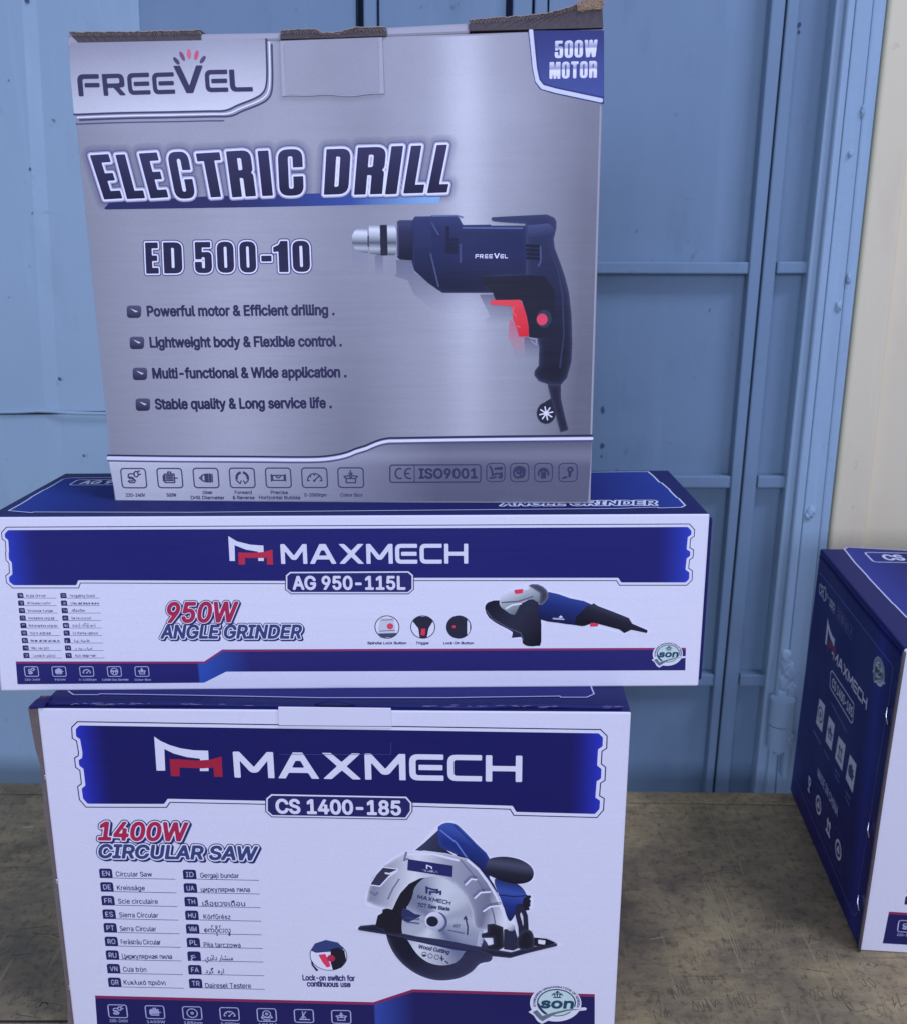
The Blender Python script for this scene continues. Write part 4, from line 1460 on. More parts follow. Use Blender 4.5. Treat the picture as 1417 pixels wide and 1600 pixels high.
# raised front lip of the lid, slightly wavy
pts = []
for i in range(41):
    t = i / 40
    u = QS[3][0] + w_ * (0.01 + 0.975 * t)
    v = QS[3][1] * (1 - t) + QS[2][1] * t
    pts.append(F_SAW.at(u, v + 0.0010 + 0.0007 * math.sin(9 * t) + 0.0004 * math.sin(31 * t + 1), -0.0040 - 0.0006 * math.sin(23 * t)))
tube(bm, pts, 0.0017, 8)
lip = bm_obj('lid_lip', bm, [M_LID], saw, True)
bm = bmesh.new()
for k in range(46):      # scuffed paper along the crease
    t = rnd.choice((rnd.uniform(.03, .36), rnd.uniform(.62, .98)))
    u = QS[3][0] + w_ * t
    v = QS[3][1] * (1 - t) + QS[2][1] * t + 0.0014 + rnd.uniform(0, .0014)
    a = F_SAW.at(u, v, -0.0022); ln = rnd.uniform(.002, .008)
    tube(bm, [a, F_SAW.at(u + ln / 2, v + rnd.uniform(0, .0003), -0.0022), F_SAW.at(u + ln, v + rnd.uniform(-.0002, .0002), -0.0022)], [.00006, .00014, .00006], 4)
M_SCUFF = plain_mat('scuffed_paper', P(116, 112, 168), 0.8, 0.2, 300)
bm_obj('scuffed_crease', bm, [M_SCUFF], saw)['kind'] = 'stuff'
# thumb notch: bulged half moon
bm = bmesh.new()
c0 = F_SAW.uv(522, 1106)
pts = []
for i in range(17):
    a = math.pi * i / 16
    pts.append(F_SAW.at(c0[0] + 0.0122 * math.cos(a), c0[1] - 0.0012 + 0.0052 * math.sin(a), -0.004 + 0.003 * math.sin(a)))
tube(bm, pts, 0.0008, 8)
bm_obj('thumb_notch', bm, [M_LID], saw)
# tuck tab in the middle of the front edge
TT = Art(F_SAW)
TT.cur = 'tuck_tab'
bm = bmesh.new()
slab(bm, F_SAW, ((436, 1137), (612, 1139), (611, 1107), (435, 1105)), 0.00022, 0.0011, 0.0003, 2)
tab = bm_obj('tuck_tab', bm, [M_WHITE], saw)
TT.cur = 'tab_line'
o1 = 0.0012 / LAYER
TT.poly([F_SAW.uv(*p) for p in ((436.5, 1132.2), (611.5, 1133.6), (611.5, 1134.4), (436.5, 1133.0))], INK, o1)
TT.build(tab, [M_INK])
line = Art(F_SAW)
line.cur = 'tab_crease'
line.stroke([[F_SAW.uv(*p) for p in ((437, 1178), (520, 1178.5), (611, 1178), (611.5, 1160))]], 0.0003, P(60, 62, 140), 16)
line.build(saw, [M_INK])
# bowed kraft flap along the left edge
bm = bmesh.new()
edge = [(40, 1110, 10), (41, 1125, 16), (46, 1150, 14), (52, 1175, 10), (60, 1198, 6), (64, 1225, 3), (66, 1262, 3), (70, 1300, 4), (79, 1358, 5), (83, 1400, 4), (90, 1462, 5), (98, 1520, 4), (103, 1560, 3), (106, 1640, 3)]
prev = None
for i, (px, py, dpt) in enumerate(edge):
    a = F_SAW.uv(px, py)
    t = (1107 - py) / (1107 - 1596)
    be = F_SAW.uv(58 + 56 * t + 0.5, py)
    ring = [bm.verts.new(tuple(x)) for x in (F_SAW.at(be[0] + .0005, be[1], -0.0012), F_SAW.at(a[0], a[1], -0.001 - 0.0002 * dpt), F_SAW.at(a[0] + .0004, a[1], -0.02), F_SAW.at(be[0] + .0005, be[1], -0.02))]
    if prev:
        for k in range(4):
            bm.faces.new((prev[k], prev[(k + 1) % 4], ring[(k + 1) % 4], ring[k]))
    prev = ring
bmesh.ops.recalc_face_normals(bm, faces=bm.faces)
bm_obj('kraft_side_flap', bm, [M_KRAFT], saw)
for px, py in ((70, 1216), (88, 1379), (107.5, 1545)):
    bm = bmesh.new()
    slab(bm, F_SAW, ((px - 1.5, py + 3), (px + 1.5, py + 3), (px + 1.2, py - 4), (px - 1.2, py - 4)), -0.0006, 0.0006, 0.0003, 2)
    bm_obj('staple', bm, [M_STEEL], saw)
# crushed corner at the top left
bm = bmesh.new()
slab(bm, F_SAW, ((47, 1110), (70, 1104), (71, 1100), (44, 1104)), -0.010, 0.0008, 0.0008, 2)
slab(bm, F_SAW, ((58, 1107), (69, 1106), (70, 1102), (52, 1103)), -0.004, 0.0014, 0.0006, 2)
bm_obj('crushed_corner', bm, [M_NAVY], saw)

# ------------------------------------------------------------------ angle grinder carton (middle)
gl = F_GRI.uv(0, 1079)
QG = [np.array([F_GRI.uv(0.5, 1079)[0], 0.0]), np.array([F_GRI.uv(1091, 1074)[0], 0.0]), F_GRI.uv(1109, 803), F_GRI.uv(-23, 808)]
gri = carton('grinder_carton', QG, F_GRI, GD, [M_WHITE, M_NAVY, M_LID])
tag(gri, 'long white and navy angle grinder carton lying in the middle of the stack', 'carton')
A = Art(F_GRI)
A.cur = 'front_print'
A.poly(offset_poly(np.array(QG), -0.0012), P(186, 190, 234), 1)
B_G = Z5([(28, 292), (5, 317), (8, 347), (22, 357), (25, 398), (23, 404), (25, 440), (38, 455), (40, 495), (24, 508), (27, 540), (56, 565), (350, 565), (358, 543), (1262, 546)]) + \
    Z6([(370, 416), (1068, 416), (1078, 432), (1313, 432), (1332, 413), (1333, 380), (1320, 371), (1323, 343), (1335, 336), (1337, 307), (1324, 300), (1327, 270), (1339, 262), (1341, 238), (1322, 217)])
banner(A, B_G, 2, dict(s=0.75, w=0.022, c0=P(23, 24, 102), c1=P(36, 54, 186)))
A.cur = 'logo'
W2 = [F_GRI.uv(*p) for p in Z5([(1012, 333), (1050, 356), (1110, 371), (1168, 375), (1170, 443), (1145, 443), (1144, 402), (1090, 393), (1040, 373), (1042, 443), (1018, 443)])]
R2 = [F_GRI.uv(*p) for p in Z5([(1056, 405), (1120, 407), (1170, 403), (1208, 392), (1211, 459), (1184, 459), (1183, 430), (1086, 430), (1087, 459), (1058, 459)])]
mark_logo(A, W2, R2, 6, P(158, 36, 70))
sgs = place(MW, F_GRI.uv(440, 881), F_GRI.uv(731, 880.5), abs(F_GRI.uv(440, 881)[1] - F_GRI.uv(440, 850)[1]))
shape_segs(A, sgs, WHT, 6, 0.0005)
A.cur = 'model_plate'
plate = [F_GRI.uv(*p) for p in Z5([(1264, 570), (1264, 505), (1285, 488)]) + Z6([(352, 379), (370, 394), (370, 445), (352, 461)]) + Z5([(1290, 590)])]
A.poly(plate, INK, 7)
A.poly(offset_poly(np.array(plate), -0.0005), WHT, 8)
A.poly(offset_poly(np.array(plate), -0.0014), P(30, 32, 100), 9)
ptxt(A, 'AG 950-115L', (459, 920.5), (633, 920.5), 20, WHT, 10, bold=0.05, h=0.0005)
A.cur = 'title'
wattage(A, '950W', (260, 972), (374, 971), 30, 'ANGLE GRINDER', (252, 997), (474, 997), 20, 0.8)
A.cur = 'language_list'
left = [('EN', 'Angle Grinder', 122, 310), ('DE', 'Winkelschleifer', 132, 355), ('FR', "Meuleuse d'angle", 138, 372), ('ES', 'Amoladora angular', 143, 390), ('PT', 'Rebarbadora angular', 148, 415), ('RO', 'Polizor unghiular', 155, 355),
        ('RU', 'Угловая шлифовальная машина', 163, 440), ('VN', 'Máy xay góc', 170, 338), ('GR', 'Γωνιακός μύλος', 178, 398)]
right = [('ID', 'Penggiling Sudut', 523, 760), ('UA', 'Кутова шліфувальна машина', 527, 797), ('TH', 'เครื่องเจียร', 540, 672), ('HU', 'Sarokcsiszoló', 540, 727), ('MM', 'ထောင့် ကြိတ် စက်', 548, 768), ('PL', 'Szlifierka kątowa', 555, 788),
         ('\u0639', 'ﺔﻳﻭﺍﺯ ﺔﻧﻮﺣﺎﻃ', 565, 712), ('FA', 'ﯼﺍ ﻪﻳﻭﺍﺯ ﺏﺎﻴﺳﺁ', 570, 738), ('TR', 'Açılı değirmen', 575, 772)]
for rows, tx, dx in ((left, 40, 6.9), (right, 437, 6.0)):
    for i, (code, s, xa, xb) in enumerate(rows):
        top = 157 + 69.1 * i
        p0 = F_GRI.uv(*ZGL([(tx + dx * i, top)])[0]); p1 = F_GRI.uv(*ZGL([(tx + dx * i + 62, top + 48)])[0])
        lang_tag(A, p0, abs(p1[0] - p0[0]), abs(p1[1] - p0[1]), code, 3, h=0.0003)
        a, b = ZGL([(xa, top + 37), (xb, top + 37)])
        ptxt(A, s, a, b, 4.2, P(70, 74, 128), 3, bold=0.02, builtin=(ord(s[0]) > 0xdff), h=0.0003)
        la, lb = ZGL([(tx + dx * i + 64, top + 47), (tx + dx * i + 360, top + 47)])
        A.stroke([[F_GRI.uv(*la), F_GRI.uv(*lb)]], 0.00028, P(70, 74, 128), 3, h=0.0002)
A.cur = 'product_picture'
uv, one, shp = picker(A, ZG, 3)
shp([(530, 165), (545, 130), (600, 122), (640, 82), (720, 60), (765, 52), (812, 82), (1000, 138), (1160, 205), (1172, 228), (1238, 255), (1236, 276), (1150, 262), (1130, 278), (1000, 250), (800, 222), (782, 320), (760, 334), (700, 320), (690, 298), (645, 298), (640, 270), (560, 220)], P(206, 210, 244), 0, 3)
shp([(538, 166), (550, 140), (600, 131), (625, 170), (700, 140), (745, 122), (772, 160), (777, 308), (760, 325), (720, 326), (697, 312), (694, 287), (650, 291), (656, 266), (600, 236), (555, 205)], BLK, 1, 2, g=([(0, P(20, 20, 40)), (.5, P(36, 38, 64)), (1, P(14, 14, 30))], (560, 150), (770, 300)))
A.stroke([uv([(545, 175), (570, 210), (640, 250), (690, 270), (700, 300)])], 0.0008, P(66, 68, 100), 5)
shp([(600, 150), (606, 115), (640, 92), (720, 86), (728, 66), (760, 62), (800, 86), (806, 120), (780, 150), (742, 126), (690, 142), (664, 194), (622, 172)], SIL, 2, 2, g=([(0, P(206, 212, 236)), (.45, P(140, 150, 178)), (1, P(80, 88, 118))], (640, 85), (690, 185)))
A.stroke([uv([(610, 140), (680, 135), (740, 115)])], 0.0010, P(84, 92, 124), 6)
A.stroke([uv([(628, 165), (655, 150), (690, 145)])], 0.0012, P(190, 196, 226), 6)
shp([(662, 86), (700, 82), (698, 100), (666, 104)], P(205, 50, 80), 4)
shp([(722, 68), (762, 62), (800, 86), (806, 120), (780, 150), (765, 140), (770, 100)], P(40, 42, 66), 4, 2, edge=(P(110, 116, 150), .001, .7))
shp([(775, 128), (810, 95), (900, 122), (1000, 152), (975, 235), (920, 236), (845, 226), (770, 211), (768, 160)], BLU, 3, 2, g=([(0, P(38, 58, 140)), (.4, P(24, 38, 112)), (1, P(13, 20, 64))], (880, 115), (850, 225)))
shp([(975, 150), (990, 150), (1000, 142), (1016, 154), (1080, 178), (1150, 206), (1164, 230), (1230, 258), (1227, 270), (1160, 256), (1130, 270), (1110, 255), (1000, 226), (960, 240), (920, 236), (925, 200), (950, 178)], BLK, 5, 0, g=([(0, P(48, 50, 80)), (.4, P(28, 28, 50)), (1, P(14, 14, 30))], (1070, 170), (1040, 240)))
shp([(985, 226), (1020, 229), (1018, 241), (984, 243)], P(205, 46, 80), 6)
shp([(848, 205), (860, 194), (872, 205)], WHT, 6)
A.stroke([uv([(828, 208), (872, 211)])], 0.0010, P(150, 156, 206), 9)
A.cur = 'detail_inset'
for i, (x, lab, xa, xb) in enumerate(((123, 'Spindle Lock Button', 40, 205), (275, 'Trigger', 246, 302), (427, 'Lock On Button', 363, 490))):
    c = one(x, 245)
    R0 = abs(one(x + 53, 245)[0] - c[0])
    A.poly(ellipse(c, R0, R0, 36), P(34, 36, 88), 3)
    A.poly(ellipse(c, R0 * .93, R0 * .93, 36), P(196, 200, 238) if i < 2 else P(34, 34, 56), 4)
    if i == 0:
        shp([(92, 205), (150, 205), (160, 270), (84, 270)], P(170, 176, 214), 2)
        shp([(84, 272), (165, 270), (150, 288), (96, 290)], P(60, 64, 100), 2)
        A.poly(ellipse(one(136, 241), R0 * .26, R0 * .26, 18), P(190, 60, 96), 7)
        A.stroke([uv([(92, 262), (155, 258)]), uv([(100, 215), (148, 213)])], .0005, P(90, 94, 130), 7)
    elif i == 1:
        shp([(232, 220), (250, 200), (300, 200), (318, 220), (300, 250), (292, 290), (262, 292), (256, 250)], P(34, 34, 56), 2)
        shp([(268, 252), (286, 250), (284, 280), (266, 280)], P(195, 48, 84), 3)
    else:
        shp([(462, 210), (474, 230), (474, 262), (462, 282)], P(190, 194, 232), 2)
        A.poly(ellipse(one(406, 243), R0 * .13, R0 * .13, 14), P(180, 50, 90), 7)
    a, b = ZG([(xa, 318), (xb, 318)])
    ptxt(A, lab, a, b, 4.0, P(52, 54, 110), 4, bold=0.05, h=0.0003)
A.cur = 'lower_band'
band = np.array([F_GRI.uv(*p) for p in Z5([(78, 990), (905, 983), (1002, 934)]) + Z6([(1307, 725), (1309, 647)]) + Z5([(985, 836), (905, 889), (70, 889)])])
A.poly(band, P(120, 44, 98), 2)
b2 = band.copy(); b2[4:, 1] -= 0.0014
uk = F_GRI.uv(*Z5([(900, 900)])[0])[0]


def bandshade2(V, sd=None):
    t = np.clip((V[:, 0] - uk) / 0.03, 0, 1)
    k = np.where(V[:, 0] > uk - .003, 1 - t, 0)[:, None]
    return P(32, 32, 104) * (1 - k) + P(40, 70, 168) * k


A.shape([b2], None, 3, h=0.0009, shade=bandshade2)
A.cur = 'icon'
for i, (kd, cap) in enumerate((('plug', '220-240V'), ('motor', '950W'), ('gauge', '0-11000rpm'), ('guard', '115MM Disc Diameter'), ('box', 'Color Box'))):
    c = F_GRI.uv(*ZGL([(174 + 255 * i, 881)])[0])
    icon(A, kd, c, 0.0086, 0.0066, P(150, 156, 212), 6, lw=0.0005, fw=0.0005)
    w = 0.0022 + 0.00033 * len(cap)
    txt(A, cap, c + [-w, -0.0062], c + [w, -0.0062], 0.0013, P(140, 146, 204), 6, 0.04, h=0.00018)
A.cur = 'certification_seal'
cS = F_GRI.uv(*Z6([(1246, 668)])[0])
seal(A, 6, cS, abs(F_GRI.uv(*Z6([(1298, 668)])[0])[0] - cS[0]))
A.build(gri, [M_INK])
# lid print of the grinder carton
F_GL = Face(F_GRI.at(*QG[3]), F_GRI.at(*QG[2]) - F_GRI.at(*QG[3]), -F_GRI.N)
L = Art(F_GL)
L.cur = 'lid_print'
ZT1 = zoom(0, 580, 7.272)
ZT2 = zoom(860, 730, 5.45)
ol = ZT1([(100, 1588), (240, 1510), (330, 1455), (360, 1432), (500, 1352), (530, 1340), (625, 1285), (650, 1270), (720, 1228), (810, 1215)]) + ZT2([(560, 42), (830, 40), (872, 75), (925, 130), (945, 136), (1010, 192), (1022, 210), (1075, 262), (1090, 268), (1146, 328), (1112, 345), (920, 350), (908, 344), (780, 346), (560, 354)]) + [(300, 801), (53, 800.5), (50, 801.5)]
olu = [F_GL.uv(*p) for p in ol]


def lidshade(V, sd=None):
    u0, u1 = F_GL.uv(60, 770)[0], F_GL.uv(1050, 770)[0]
    t = np.minimum(np.abs(V[:, 0] - u0), np.abs(u1 - V[:, 0])) / 0.07
    k = np.clip(1 - t, 0, 1)[:, None]
    return P(27, 32, 100) * (1 - k) + P(36, 54, 146) * k


L.shape([olu], None, 3, h=0.0012, shade=lidshade)
L.stroke([olu + olu[:1]], 0.0011, P(170, 182, 236), 6, h=0.0004)
# words on the lid, readable from above
fa, fb = F_GL.uv(*ZT2([(0, 334)])[0]), F_GL.uv(*ZT2([(915, 308)])[0])
fa[1] = fb[1] = fa[1] + 0.001
fa[0] = fb[0] - 0.098
sg = place(outlines('ANGLE GRINDER'), fa, fb, 0.0115, 0.2, cap_height(False))
shape_segs(L, sg, P(176, 186, 234), 8, 0.0005, off=0.0016)
shape_segs(L, sg, P(36, 44, 120), 9, 0.0005, off=0.0002)
sg = place(outlines('950W'), fa + [0.004, 0.014], fa + [0.054, 0.014], 0.016, 0.2, cap_height(False))
shape_segs(L, sg, P(190, 198, 238), 10, 0.0006, off=0.0015)
shape_segs(L, sg, P(150, 40, 90), 11, 0.0006, off=0.0003)
p0 = F_GL.uv(*ZT1([(830, 1270)])[0])
pl = fillet([(p0[0], p0[1] - .007, .003), (p0[0] + .075, p0[1] - .007, .003), (p0[0] + .075, p0[1] + .009, .003), (p0[0], p0[1] + .009, .003)])
L.stroke([np.vstack([pl, pl[:1]])], 0.0012, P(170, 182, 236), 6)
txt(L, 'AG 950-115L', p0 + [.006, -.004], p0 + [.070, -.004], 0.010, P(176, 186, 236), 7, bold=0.05, h=.0005)
L.build(gri, [M_MATT])
bm = bmesh.new()
slab_uv(bm, F_GRI, [(QG[1][0] + .0002, 0.002), (QG[1][0] + .0026, 0.003), (QG[2][0] + .0028, QG[2][1] - 0.004), (QG[2][0] + .0002, QG[2][1] - 0.002)], -0.06, -0.0035, 0.0008, 2)
bm_obj('end_flap', bm, [M_NAVY], gri)

# ------------------------------------------------------------------ electric drill carton (top)
QD = [np.array([F_DRI.uv(179, 787)[0], 0.0]), np.array([F_DRI.uv(922, 785)[0], 0.0]), F_DRI.uv(944, 44), F_DRI.uv(106, 73)]
dri = carton('drill_carton', QD, F_DRI, SD, [M_SILV2, M_SILV2, M_SILV2], 0.0014)
tag(dri, 'tall silver electric drill carton with torn top flaps standing on the stack', 'carton')
A = Art(F_DRI)
A.cur = 'front_print'
QDa = np.array(QD)


def st(V):
    """0..1 across and up the front"""
    t = V[:, 1] / (0.5 * (QD[2][1] + QD[3][1]))
    l = QD[0][0] + (QD[3][0] - QD[0][0]) * t
    r = QD[1][0] + (QD[2][0] - QD[1][0]) * t
    return (V[:, 0] - l) / (r - l), t


def silver(V, sd=None):
    s, t = st(V)
    b = 0.44 + 0.05 * np.sin(7 * s + 1.2) + 0 * s
    b += 0.34 * np.exp(-((s - 0.755 + 0.01 * t) / 0.045) ** 2) * np.clip(0.4 + 1.0 * t, 0, 1)
    b += 0.12 * np.exp(-((s - 0.70) / 0.14) ** 2)
    b += 0.22 * np.exp(-((s - 0.26 - 0.08 * t) / 0.12) ** 2) * np.clip(1.25 - t, 0.2, 1)
    b += 0.12 * np.exp(-((s - 0.43) / 0.09) ** 2) * np.clip((t - 0.45) * 3, 0, 1)
    b -= 0.10 * np.exp(-((s - 0.52) / 0.08) ** 2) * np.clip(1.1 - t * 1.4, 0, 1)
    b -= 0.38 * np.clip((s - 0.83) / 0.14, 0, 1) ** 1.2 * (1.05 - 0.55 * t)
    b -= 0.08 * np.clip((0.10 - s) / 0.10, 0, 1)
    b = np.clip(b, 0.16, 1.0)[:, None]
    c0, c1 = P(58, 60, 88), P(168, 173, 210)
    return c0 * (1 - b) + c1 * b


A.shape([offset_poly(QDa, -0.0013)], None, 1, h=0.0022, mat=0, shade=silver)
# fold band at the top edge
fold = [F_DRI.uv(*p) for p in ((107, 74), (314, 67), (438, 62.5), (604, 56), (732, 52), (940, 45.5), (940, 49), (604, 60), (314, 71), (107, 78))]
# upper-left name plate
A.cur = 'name_plate'
uv, one, shp = picker(A, ZA, 2)


def curve_px(pts, n=6):
    p = np.array([A.f.uv(*q) for q in pts])
    o = []
    for i in range(len(p) - 1):
        p0, p1, p2, p3 = p[max(i - 1, 0)], p[i], p[i + 1], p[min(i + 2, len(p) - 1)]
        for k in range(n):
            t = k / n
            o.append(0.5 * ((2 * p1) + (-p0 + p2) * t + (2 * p0 - 5 * p1 + 4 * p2 - p3) * t * t + (-p0 + 3 * p1 - 3 * p2 + p3) * t ** 3))
    o.append(p[-1])
    return np.array(o)


edge = curve_px(ZA([(78, 538), (300, 530), (520, 526), (700, 522), (790, 519), (850, 494), (930, 462), (968, 436), (984, 400), (988, 330), (984, 182)]))
lp = np.vstack([edge, [one(55, 200)], [one(62, 360)]])


def plateshade(V, sd=None):
    s, t = st(V)
    k = np.clip((1 - t) / 0.15, 0, 1)
    x = np.clip(s / 0.37, 0, 1)
    b = 0.38 + 0.42 * k + 0.25 * x * k - 0.1 * (1 - x) * (1 - k)
    b = np.clip(b, 0, 1)[:, None]
    return P(88, 90, 126) * (1 - b) + P(182, 187, 224) * b


A.shape([lp], None, 2, h=0.0012, shade=plateshade)
A.stroke([edge], 0.0010, P(52, 52, 96), 5, h=0.0004)
A.stroke([edge + [0.0016, -0.0016]], 0.0008, P(190, 194, 238), 4, h=0.0004)
A.stroke([edge + [0.0030, -0.0030]], 0.0010, P(56, 56, 100), 4, h=0.0004)
A.stroke([edge[:24] + [0.0004, -0.0052]], 0.0007, P(66, 66, 112), 4, h=0.0004)
A.cur = 'logo'
nm = []
cols = P(42, 42, 84)
for ch, xa, xb, ya, yb, hp in (('F', 101, 203, 452, 451, 104), ('R', 219, 325, 450, 447, 103), ('E', 336, 440, 446, 443, 103), ('E', 453, 556, 443, 440, 102), ('E', 700, 806, 433, 431, 105), ('L', 815, 922, 431, 429, 105)):
    sg = place(word(ch, TECH, 0), one(xa, ya), one(xb, yb), abs(one(xa, ya)[1] - one(xa, ya - hp)[1]))
    shape_segs(A, sg, cols, 6, 0.0005)
sg = place(word('V', TECH, 0), one(555, 438), one(694, 436), abs(one(555, 438)[1] - one(555, 308)[1]) / 1.32)
shape_segs(A, sg, cols, 6, 0.0005)
for cx, cy, rx, ry, rot, cc in ((561, 285, 9, 20, 40, P(56, 54, 96)), (588, 263, 9, 22, 25, P(110, 62, 110)), (620, 252, 9, 21, 0, P(176, 84, 124)), (655, 258, 9, 22, -20, P(170, 70, 116)), (685, 279, 9, 20, -42, P(70, 60, 104))):
    k = 1 / 3.015
    sz = abs(one(cx + 10, cy)[0] - one(cx, cy)[0]) / 10
    A.shape([ellipse(one(cx, cy), rx * sz, ry * sz, 18, math.radians(rot))], cc, 6, h=0.0003)

# title ELECTRIC DRILL: each letter leans by its place
A.cur = 'title'
uv, one, shp = picker(A, ZA, 2)
# underline bar
bar = np.array([F_DRI.uv(*p) for p in ((161, 327), (172, 315), (330, 306), (560, 300), (690, 296), (686, 317), (420, 323))])


def barshade(V, sd=None):
    s, t = st(V)
    k = np.clip((s - 0.30) / 0.38, 0, 1)[:, None]
    c = np.where(k < .6, P(30, 32, 86) * (1 - k / .6) + P(42, 66, 150) * (k / .6), P(42, 66, 150) * (1 - (k - .6) / .4) + P(112, 150, 214) * (k - .6) / .4)
    return c


A.shape([bar], None, 2, h=0.0009, shade=barshade)
LET = [('E', 152, 238, 270, 303, 8), ('L', 0, 0, 0, 0, 0)]
letters = [  # letter, bottom-left px, bottom-right px, top-left px (zoom coordinates of the left half)
    ('E', (222, 936), (304, 931), (156, 732)), ('L', (330, 934), (411, 930), (276, 730)), ('E', (441, 931), (521, 926), (386, 724)), ('C', (560, 934), (651, 930), (518, 718)),
    ('T', (694, 928), (800, 922), (655, 724)), ('R', (826, 926), (934, 920), (797, 714)), ('I', (968, 920), (1014, 918), (946, 712)), ('C', (1050, 920), (1160, 916), (1040, 706))]
lettersB = [('D', (-40, 914), (60, 910), (-40, 702)), ('D', (0, 0), (0, 0), (0, 0)), ('R', (104, 914), (232, 910), (122, 696)), ('I', (250, 912), (300, 910), (280, 690)), ('L', (336, 908), (424, 905), (372, 688)), ('L', (448, 906), (536, 903), (492, 684))]
lines_ = []
allsegs = []


def letter(ch, bl, br, tl, zf):
    w, solid, holes = IMPACT[ch]
    o = []
    for g in solid: o.append(orient(fillet(g)))
    for g in holes: o.append(orient(fillet(g), False))
    f = A.f
    b0, b1, t0 = (f.uv(*zf([p])[0]) for p in (bl, br, tl))
    res = []
    for p in o:
        res.append(b0[None] + (p[:, :1] / w) * (b1 - b0)[None] + p[:, 1:] * (t0 - b0)[None])
    return segs_of(res)


for (ch, bl, br, tl) in letters:
    allsegs.append(letter(ch, bl, br, tl, ZA))
for (ch, bl, br, tl) in lettersB:
    if bl == br: continue
    if ch == 'D': bl, br, tl = (-38, 914), (72, 910), (-26, 704)
    allsegs.append(letter(ch, bl, br, tl, ZB2))
TS = np.vstack(allsegs)


def glow(V):
    """soft purple shade printed round the letters"""
    base = silver(V)
    d = seg_sdf(V, TS)
    k = np.clip(1 - (d - 0.001) / 0.0062, 0, 1)[:, None] ** 1.3 * 0.72
    return base * (1 - k) + P(58, 56, 112) * k


shape_segs(A, TS + np.array([.0008, -.0008] * 2), None, 1.5, 0.0012, off=0.0066, shade=glow)
shape_segs(A, TS, P(58, 60, 110), 5, 0.0005, off=0.0024)
shape_segs(A, TS, P(140, 142, 190), 5.6, 0.0005, off=0.0020)
shape_segs(A, TS, P(206, 210, 246), 6.2, 0.0005, off=0.0013)


def tshade(V):
    return lin(P(40, 40, 84), P(20, 20, 56), F_DRI.uv(400, 235), F_DRI.uv(405, 305))(V)


shape_segs(A, TS, None, 7, 0.0004, off=0.0003, shade=tshade)
A.cur = 'model_name'
MN = []
for ch, xa, xb in (('E', 415, 470), ('D', 500, 582), ('5', 646, 722), ('0', 752, 826), ('0', 858, 930), ('-', 960, 1004), ('1', 1018, 1082), ('0', 1108, 1184)):
    yb = 1286 - (xa - 415) * 0.012
    w, solid, holes = IMPACT[ch]
    b0, b1 = one(xa + 6, yb), one(xb + 6, yb - .6)
    t0 = one(xa, yb - 142)
    for g in solid:
        p = orient(fillet(g)); MN.append(segs_of([b0[None] + (p[:, :1] / w) * (b1 - b0)[None] + p[:, 1:] * (t0 - b0)[None]]))
    for g in holes:
        p = orient(fillet(g), False); MN.append(segs_of([b0[None] + (p[:, :1] / w) * (b1 - b0)[None] + p[:, 1:] * (t0 - b0)[None]]))
MN = np.vstack(MN)
shape_segs(A, MN, P(62, 64, 116), 3, 0.0004, off=0.0017)
shape_segs(A, MN, P(200, 204, 242), 4, 0.0004, off=0.0011)
shape_segs(A, MN, P(24, 24, 62), 5, 0.0004, off=0.0003)
# bullets
A.cur = 'feature_list'
for s, ya, xt, xe, xi in (('Powerful motor & Efficient drilling .', 222, 305, 1184, 203), ('Lightweight body & Flexible control .', 369, 318, 1218, 217), ('Multi-functional & Wide application .', 515, 331, 1240, 231), ('Stable quality & Long service life .', 660, 343, 1171, 245)):
    a, b = ZL([(xt, ya), (xe, ya - 6)])
    ptxt(A, s, a, b, 15.5, P(36, 36, 78), 3, bold=0.058, h=0.00034)
    q = [F_DRI.uv(*p) for p in ZL([(xi, ya + 10), (xi + 70, ya + 8), (xi + 72, ya - 50), (xi + 2, ya - 50)])]
    q[0] = F_DRI.uv(*ZL([(xi + 4, ya + 9)])[0])
    p = fillet([(x, y, .0022) for x, y in q])
    A.shape([p], None, 3, h=0.0005, shade=grad([(0, P(70, 70, 110)), (1, P(24, 24, 58))], q[3], q[0]))
    A.shape([[F_DRI.uv(*p) for p in ZL([(xi + 16, ya - 38), (xi + 58, ya - 22), (xi + 44, ya - 18)])]], P(170, 172, 214), 4, h=0.0004)
# 500W corner
A.cur = 'corner_badge'
uv, one, shp = picker(A, ZB2, 2)
cb = np.array([one(*p) for p in ((918, 142), (938, 330), (952, 390), (975, 420), (1040, 440), (1276, 490), (1276, 140))])
A.poly(cb, P(40, 46, 104), 2)
p2 = [(932, 142), (950, 320), (962, 378), (985, 408), (1050, 426), (1262, 471)]
A.stroke([[one(*p) for p in p2]], 0.0022, P(168, 176, 226), 4, h=0.0005)
inner = np.array([one(*p) for p in ((954, 143), (966, 316), (976, 368), (996, 392), (1060, 410), (1274, 455), (1274, 140))])
A.shape([inner], None, 4, h=0.0012, shade=grad([(0, P(38, 46, 112)), (1, P(52, 66, 140))], one(1100, 150), one(1100, 440)))
for s, xa, xb, yb, ht in (('500W', 1044, 1243, 268, 80), ('MOTOR', 1019, 1241, 366, 78)):
    sg = place(word(s, IMPACT, 0.12), one(xa, yb + 4), one(xb, yb - 2), abs(one(xa, yb)[1] - one(xa, yb - ht)[1]))
    b0, t0 = one(xa, yb)[1], one(xa, yb - ht)[1]
    shape_segs(A, sg, None, 8, 0.0005, off=0.0001, shade=lambda V, b0=b0, t0=t0: grad([(0, P(176, 180, 226)), (.45, P(206, 208, 242)), (.55, P(120, 126, 176)), (1, P(200, 204, 240))], (0, b0), (0, t0))(V))
# drill picture
A.cur = 'product_picture'
uv, one, shp = picker(A, ZD, 2)


